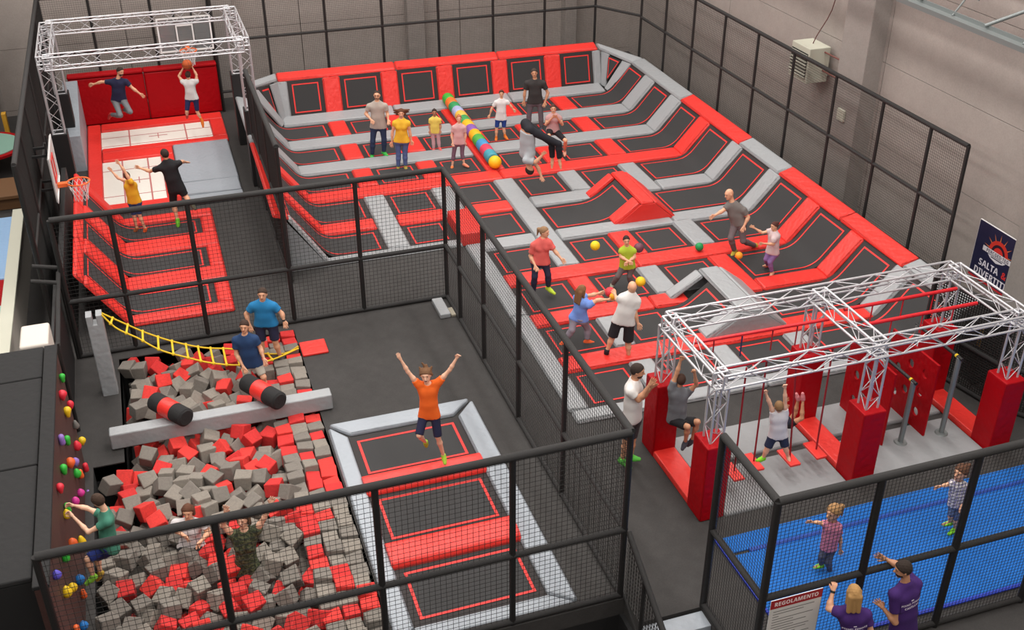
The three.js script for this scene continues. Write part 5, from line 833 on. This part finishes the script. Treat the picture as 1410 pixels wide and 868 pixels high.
person({ label: 'woman with ponytail in coral shirt and navy leggings stepping forward', c: P7, root: [742, 408], S: 1.68, woman: true, face: [0.9, 0.45], bodyFace: [0.6, 0.8], skin: sk1, hair: { col: '#8a6a4c', style: 'pony' },
  j: { hd: [205, 82], nk: [198, 118], sa: [146, 150, 0.0], sb: [232, 138, 0.0], ea: [125, 218], wa: [152, 272, 0.15], eb: [265, 190, 0.05], wb: [300, 232, 0.15], ha: [155, 255], hb: [208, 255], ka: [150, 335, 0.1], aa: [138, 440], ta: [130, 475, 0.1], kb: [226, 325, 0.05], ab: [228, 400], tb: [262, 432, 0.12] }, shirt: { col: '#d9605a', sleeve: 0.75 }, pants: { col: '#23263f', len: 1.85 }, shoes: ['#b8c83c', '#b8d03c'] });
person({ label: 'girl in lime green top and grey leggings with arms folded', c: P7, root: [862, 398], S: 1.52, woman: false, face: [0.05, 1, 0], skin: sk1, hair: { col: '#2e1c18' },
  j: { hd: [672, 130], nk: [675, 165], sa: [645, 185], sb: [712, 185], ea: [640, 222, 0.05], wa: [685, 248, 0.22], eb: [718, 225, 0.05], wb: [680, 252, 0.2], ha: [655, 282], hb: [700, 282], ka: [622, 335, 0.1], aa: [592, 382, 0], ta: [588, 400, 0.1], kb: [690, 335, 0.05], ab: [702, 388, 0], tb: [705, 410, 0.1] }, shirt: { col: '#a3b82f', sleeve: 0.3 }, pants: { col: '#5f5555', len: 1.9 }, shoes: ['#8a8a7a', '#8a8a7a'] });
person({ label: 'woman with long brown hair in light blue shirt throwing an amber ball', c: P7, root: [792, 472], S: 1.66, woman: true, face: [0.8, -0.6], bodyFace: [0.7, -0.7], near: 'b', skin: sk1, noFace: true, hair: { col: '#7a5434', style: 'long', up: 0.8, line: 0.0, back: -0.04, len: 0.9 },
  j: { hd: [418, 415], nk: [420, 458], sa: [402, 475, -0.1], sb: [445, 478, 0.1], ea: [480, 440, -0.3], wa: [510, 432, -0.35], eb: [505, 470, 0.1], wb: [568, 466, 0.05], ha: [375, 572], hb: [425, 580], ka: [362, 640, 0.1], aa: [318, 708, 0.05], ta: [292, 732, 0.1], kb: [452, 635, -0.05], ab: [448, 702, 0], tb: [482, 712, 0] }, shirt: { col: '#6f8fd6', sleeve: 0.6 }, pants: { col: '#8b8490', len: 1.85 }, shoes: ['#dd5b2a', '#dd5b2a'] });
person({ label: 'bald man in white shirt and black shorts seen from behind', c: P7, root: [860, 493], S: 1.78, face: [-0.2, -1], bodyFace: [-0.4, -0.9], skin: sk1, noFace: true,
  j: { hd: [705, 396], nk: [700, 432], sa: [650, 452, 0], sb: [732, 470, 0], ea: [622, 470, -0.2], wa: [608, 440, -0.35], eb: [722, 545, 0.05], wb: [738, 600, 0.05], ha: [620, 590], hb: [688, 600], ka: [592, 680], aa: [562, 755], ta: [558, 782, -0.05], kb: [682, 710], ab: [685, 795], tb: [705, 828, 0.05] }, shirt: { col: '#d8d5d2', sleeve: 0.55, hem: -0.02, loose: 0.026 }, pants: { col: '#1d1a1f', len: 0.92, flare: 0.03 }, shoes: ['#20202a', '#3fa85c'], sockH: 0.03 });
// walkway and climbing frame
person({ label: 'man with moustache in white shirt cheering beside the red padded box', c: P5, root: [6.47, 0, -13.05], S: 1.86, face: [0.95, 0.25], near: 'a', skin: sk2, open: true, hair: { col: DK, line: 0.02 }, beard: '#3a2a22',
  j: { hd: [143, 108], nk: [118, 172], sa: [82, 205, 0.12], sb: [130, 195, -0.12], ea: [150, 312, 0.2], wa: [225, 210, 0.2], eb: [175, 295, -0.2], wb: [240, 225, -0.1], ha: [85, 450, 0.08], hb: [125, 450, -0.08], ka: [62, 600, 0.08], aa: [35, 735, 0.05], ta: [95, 795, 0.05], kb: [105, 590, -0.1], ab: [95, 710, -0.1], tb: [150, 728, -0.1] }, shirt: { col: '#d9d6d3', sleeve: 0.6, hem: -0.03 }, pants: { col: '#3a363b', len: 0.85 }, shoes: ['#5fc24a', '#5fc24a'] });
person({ label: 'boy in grey shirt and black shorts hanging from the truss', c: P5, root: [7.3, 0, -12.85], S: 1.5, face: [-0.1, -1, 0.2], near: undefined, skin: sk2, noFace: true, hair: { col: '#3d2519', up: 1.0, line: -0.03 },
  j: { hd: [447, 170], nk: [432, 225], sa: [382, 232], sb: [492, 262], ea: [420, 120, 0], wa: [445, 35, 0.0], eb: [556, 205, 0.05], wb: [543, 118, 0.15], ha: [385, 450], hb: [450, 465], ka: [495, 500, 0.25], aa: [478, 610, 0.1], ta: [465, 640, 0.15], kb: [565, 465, 0.15], ab: [525, 595, 0.0], tb: [505, 620, 0] }, grip: ['a', 'b'], shirt: { col: '#6b6d72', sleeve: 0.5 }, pants: { col: '#17161b', len: 0.85, flare: 0.02 }, shoes: ['#3c3b44', '#3c3b44'] });
person({ label: 'fair boy in white shirt and navy shorts stepping between hanging red steps', c: N1, root: [8.55, 0, -12.1], S: 1.36, face: [0.1, -1, 0.1], skin: sk3, noFace: true, hair: { col: '#8a6a48', up: 1.0, line: -0.03 },
  j: { hd: [447, 290], nk: [447, 330], sa: [412, 342], sb: [486, 335], ea: [385, 268], wa: [360, 205], eb: [487, 238], wb: [487, 168], ha: [405, 488], hb: [472, 490], ka: [370, 565, 0.05], aa: [340, 632, 0], ta: [300, 650, 0.05], kb: [488, 560, 0.05], ab: [506, 620, 0], tb: [515, 652, 0.05] }, grip: ['a', 'b'], shirt: { col: '#d2d0d4', sleeve: 0.3 }, pants: { col: '#182340', len: 0.92, flare: 0.02 }, shoes: [NEON, null], sockH: 0.05 });
person({ label: 'child in dark shirt with bare legs raised along the rope by the red box', c: K22, root: [9.35, 0, -12.7], S: 1.2, face: [-0.3, -0.9], bodyFace: [0.5, 0.6, 0.6], skin: '#c08a68', noFace: true, hair: { col: BR, up: 1, line: -0.02 },
  j: { hd: [150, 560, -0.1], nk: [165, 620, -0.08], sa: [140, 630, -0.1], sb: [190, 640, 0.08], ea: [190, 520, -0.1], wa: [215, 420, -0.1], eb: [210, 600, 0.1], wb: [225, 520, 0.1], ha: [245, 715, -0.06], hb: [260, 720, 0.06], ka: [340, 560, -0.1], aa: [375, 400, -0.1], ta: [350, 300, -0.1], kb: [425, 640, 0.1], ab: [440, 400, 0.0], tb: [435, 285, 0] }, shirt: { col: '#1f2438', sleeve: 0.5 }, pants: { col: '#17171d', len: 0.5 }, shoes: ['#d8868a', '#d8868a'], sockH: 0.01 });
// foam pit
person({ label: 'man in bright blue shirt and navy shorts wading in the foam pit', c: FF, root: [1.42, 0, -18.35], S: 1.8, cell: 0.016, face: [0.05, 1, -0.15], skin: sk1, hair: { col: '#3a2a20' }, watch: ['b', '#18181a'],
  j: { hd: [945, 92], nk: [948, 128], sa: [897, 145], sb: [1000, 145], ea: [864, 190], wa: [880, 240, 0.05], eb: [1042, 188], wb: [1052, 222, 0.05], ha: [932, 240], hb: [995, 240], ka: [940, 330, 0.05], aa: [945, 410], ta: [940, 425, 0.1], kb: [1008, 325, 0.05], ab: [1035, 405], tb: [1045, 420, 0.1] }, shirt: { col: '#1873a8', sleeve: 0.6, loose: 0.022 }, pants: { col: '#1d1e3a', len: 0.9, flare: 0.02 }, shoes: ['#3a3a3a', '#3a3a3a'] });
person({ label: 'man in navy shirt and pale shorts leaning by the black roller', c: FF, root: [1.0, 0, -17.6], S: 1.72, cell: 0.016, face: [0.0, 0.9, -0.3], skin: sk1, hair: { col: '#3a271e' },
  j: { hd: [855, 252], nk: [858, 295], sa: [812, 315], sb: [905, 308], ea: [815, 390, 0.05], wa: [848, 450, 0.15], eb: [935, 360], wb: [952, 412, 0.1], ha: [865, 445], hb: [920, 440], ka: [870, 520, 0.1], aa: [875, 590, 0], ta: [875, 605, 0.1], kb: [950, 505, 0.1], ab: [960, 590, 0], tb: [965, 605, 0.1] }, shirt: { col: '#1b3a63', sleeve: 0.6, loose: 0.022 }, pants: { col: '#b3b0a4', len: 0.8 }, shoes: ['#c9c4bc', '#c9c4bc'] });
person({ label: 'laughing boy in orange shirt jumping with both arms up', c: GG, root: [3.25, 0, -14.05], S: 1.4, cell: 0.013, face: [-0.05, 1, 0.3], skin: sk3, open: true, hs: 0.235, hair: { col: '#6b4a30', style: 'fly', vol: 1.6, line: 0.02, locks: [[[0.02, 0.1, -0.03], [-0.04, 0.21, -0.03], 0.03], [[0.06, 0.06, -0.02], [0.1, 0.12, -0.04], 0.035], [[-0.06, 0.06, -0.02], [-0.09, 0.12, -0.04], 0.035], [[0.0, 0.08, -0.04], [0.02, 0.15, -0.05], 0.045], [[-0.07, 0.02, -0.02], [-0.1, -0.02, -0.03], 0.03], [[0.07, 0.02, -0.02], [0.1, -0.02, -0.03], 0.03]] },
  j: { hd: [602, 205], nk: [612, 252], sa: [562, 250], sb: [668, 238], ea: [512, 188], wa: [477, 128], eb: [722, 178], wb: [755, 122], ha: [590, 410], hb: [648, 410], ka: [568, 505, 0.2], aa: [600, 540, -0.2], ta: [605, 565, -0.3], kb: [662, 512, 0.1], ab: [690, 608, 0], tb: [697, 645, 0.08] }, grip: ['b'], palm: { a: [0.3, -0.9], b: [0, 1] }, shirt: { col: '#ea661a', sleeve: 0.3, loose: 0.022 }, pants: { col: '#171a3a', len: 0.98, flare: 0.015 }, shoes: ['#9fc93c', '#9fc93c'], sockH: 0.045 });
person({ label: 'boy in green shirt and blue shorts climbing the coloured holds', c: A1, root: [-1.74, 0, -12.35], S: 1.42, cell: 0.014, face: [-0.9, -0.35], near: 'b', bodyFace: [-0.9, -0.2], skin: sk3, noFace: false, hair: { col: '#3a281c', up: 0.9, line: 0.0 },
  j: { hd: [390, 352], nk: [420, 392], sa: [412, 412, -0.12], sb: [430, 432, 0.12], ea: [345, 382, -0.15], wa: [292, 372, -0.18], eb: [352, 478, 0.15], wb: [290, 415, 0.0], ha: [415, 545, -0.05], hb: [452, 545, 0.08], ka: [350, 585, 0.1], aa: [372, 655, 0.1], ta: [335, 695, 0.12], kb: [385, 575, -0.15], ab: [400, 640, -0.15], tb: [388, 668, -0.15] }, grip: ['a', 'b'], shirt: { col: '#3c7a66', sleeve: 0.5, loose: 0.02 }, pants: { col: '#1c2f78', len: 0.92, flare: 0.02 }, shoes: ['#86c93a', '#b89a3a'] });
person({ label: 'brown-haired woman in white shirt sunk to the waist in foam cubes', c: A1, root: [-0.2, 0, -13.4], S: 1.68, cell: 0.014, woman: true, face: [0.1, 1, 0.35], skin: sk1, hair: { col: '#5a3522', style: 'long', len: 0.55, line: 0.03 },
  j: { hd: [748, 395], nk: [755, 432, -0.05], sa: [700, 438], sb: [808, 436], ea: [692, 465, 0.05], wa: [738, 495, 0.3], eb: [832, 480, 0.05], wb: [800, 515, 0.25], ha: [735, 535], hb: [790, 535], ka: [735, 585, 0.25], aa: [735, 640, -0.05], ta: [735, 655, -0.1], kb: [790, 585, 0.25], ab: [790, 640, -0.05], tb: [790, 655, -0.1] }, shirt: { col: '#cfcacb', sleeve: 0.55 }, pants: { col: '#1d1b1f', len: 1.9 } });
const camo = tex(128, i => { const k = (i >> 7) * 2 * N + (i & 127) * 2, v = n16[k] * 0.6 + n32[k] * 0.4; return v > 0.58 ? [0.36, 0.37, 0.26] : v > 0.46 ? [0.27, 0.31, 0.2] : [0.17, 0.2, 0.13]; }, true, 2.2);
person({ label: 'cheering woman in camouflage shirt rising from the foam cubes', c: A2, root: [0.75, 0, -12.55], S: 1.7, cell: 0.014, woman: true, face: [-0.1, 1, 0.35], skin: sk3, open: true, hair: { col: '#5d4632', style: 'long', len: 0.6, line: 0.03, vol: 1.5 },
  j: { hd: [98, 425], nk: [105, 470], sa: [62, 490], sb: [155, 468], ea: [20, 450, 0.05], wa: [30, 395, 0.1], eb: [185, 420], wb: [210, 365], ha: [88, 640], hb: [145, 635], ka: [90, 720, 0.1], aa: [90, 800, 0], ta: [90, 812, 0.1], kb: [150, 715, 0.1], ab: [150, 795, 0], tb: [150, 808, 0.1] }, shirt: { col: '#ffffff', map: camo, sleeve: 0.2, loose: 0.02 }, pants: { col: '#17161b', len: 0.6 } });
// toddlers
const plaid = (a, b) => tex(64, (i, x, y) => { const s = (x % 32 < 10 ? 1 : 0) + (y % 32 < 10 ? 1 : 0); return s ? a.map((v, k) => v * (1 - 0.5 * s) + b[k] * 0.5 * s) : a; }, true, 9);
person({ label: 'toddler in pink checked shirt and grey leggings on the blue trampoline', c: P4, root: [1132, 787], S: 1.2, cell: 0.013, face: [-0.85, 0.5], bodyFace: [-0.6, 0.8], skin: sk1, hs: 0.262, hair: { col: '#a07a50', style: 'pony', line: 0.02 },
  j: { hd: [345, 388], nk: [342, 452], sa: [298, 470], sb: [380, 482], ea: [240, 460], wa: [200, 456], eb: [395, 575], wb: [394, 650], ha: [288, 635], hb: [332, 645], ka: [262, 695, 0.05], aa: [258, 760, 0], ta: [212, 772, 0.05], kb: [308, 735, 0.05], ab: [322, 808, 0], tb: [278, 835, 0.08] }, shirt: { col: '#ffffff', map: plaid([0.86, 0.52, 0.6], [0.7, 0.45, 0.6]), sleeve: 0.55, loose: 0.025 }, pants: { col: '#4a4f66', len: 1.85 }, shoes: [NEON, NEON] });
person({ label: 'toddler in white patterned shirt and blue shorts on the blue trampoline', c: P4, root: [1302, 735], S: 1.22, cell: 0.013, face: [-0.85, 0.5], bodyFace: [-0.7, 0.7], skin: sk1, hs: 0.262, hair: { col: '#5a3a28', style: 'bun', line: 0.02 },
  j: { hd: [1242, 105], nk: [1228, 165], sa: [1186, 182], sb: [1268, 192], ea: [1140, 195], wa: [1098, 205], eb: [1274, 280], wb: [1246, 345, 0.1], ha: [1184, 330], hb: [1226, 335], ka: [1172, 395, 0.05], aa: [1162, 462, 0], ta: [1112, 472, 0.05], kb: [1208, 420, 0.05], ab: [1198, 505, 0], tb: [1158, 540, 0.08] }, shirt: { col: '#ffffff', map: plaid([0.84, 0.82, 0.82], [0.45, 0.42, 0.6]), sleeve: 0.6, loose: 0.022 }, pants: { col: '#4d5f86', len: 1.15 }, shoes: [NEON, NEON] });
// staff
const PUR = '#3c1a63', lines = (...ls) => (x, w, h) => { x.font = 'bold ' + Math.round(h * 0.28) + 'px sans-serif'; x.fillRect(w * 0.44, h * 0.04, w * 0.12, h * 0.1); ls.forEach((l, i) => x.fillText(l, w / 2, h * (0.38 + i * 0.36), w * 0.96)); };
person({ label: 'blonde staff woman in purple shirt with a hand on the fence rail', c: P3, root: [7.28, 0, -8.12], S: 1.68, cell: 0.012, woman: true, face: [0.05, -1, -0.1], skin: sk1, noFace: true, hair: { col: '#a8814f', style: 'long', up: 1.0, line: -0.02, len: 0.95 }, watch: ['a', '#1c2422'],
  j: { hd: [785, 385], nk: [775, 490], sa: [680, 520], sb: [868, 525], ea: [610, 495, -0.08], wa: [640, 375, -0.2], eb: [905, 660, 0.05], wb: [880, 800, -0.1], ha: [738, 775], hb: [822, 775], ka: [738, 1000], aa: [745, 1210], kb: [822, 1000], ab: [822, 1210] }, grip: ['a'], palm: { a: [0, -1] }, shirt: { col: PUR, sleeve: 0.55, loose: 0.02 }, pants: { col: '#1a1a1f', len: 1.9 }, shoes: ['#222222', '#222222'], print: { back: true, t: 0.63, w: 0.34, h: 0.17, bg: PUR, draw: lines('PIXNEL POWART', 'CASTLLAS') } });
person({ label: 'bearded staff man in purple shirt pointing over the fence', c: P3, root: [8.0, 0, -8.2], S: 1.8, cell: 0.012, face: [-0.9, 0.0, -0.1], bodyFace: [-0.75, -0.65], skin: sk2, hair: { col: '#2a1e18', up: 0.8, line: 0.01 }, beard: '#2a1d17',
  j: { hd: [1125, 222], nk: [1145, 320], sa: [1068, 385, 0.08], sb: [1215, 325, -0.08], ea: [1070, 590, 0.12], wa: [985, 490, 0.05], eb: [1090, 195, -0.25], wb: [1010, 155, -0.3], ha: [1085, 660, 0.03], hb: [1165, 655, -0.03], ka: [1085, 910], aa: [1090, 1140], kb: [1165, 900], ab: [1165, 1130] }, shirt: { col: PUR, sleeve: 0.6, loose: 0.02, hem: -0.12 }, pants: { col: '#1a1a1f', len: 1.9 }, shoes: ['#222222', '#222222'], print: { back: true, t: 0.7, u: 0.0, w: 0.32, h: 0.17, bg: PUR, draw: lines('PIXNEL POWART', 'CASTLLAS') } });

renderer.render(scene, camera);
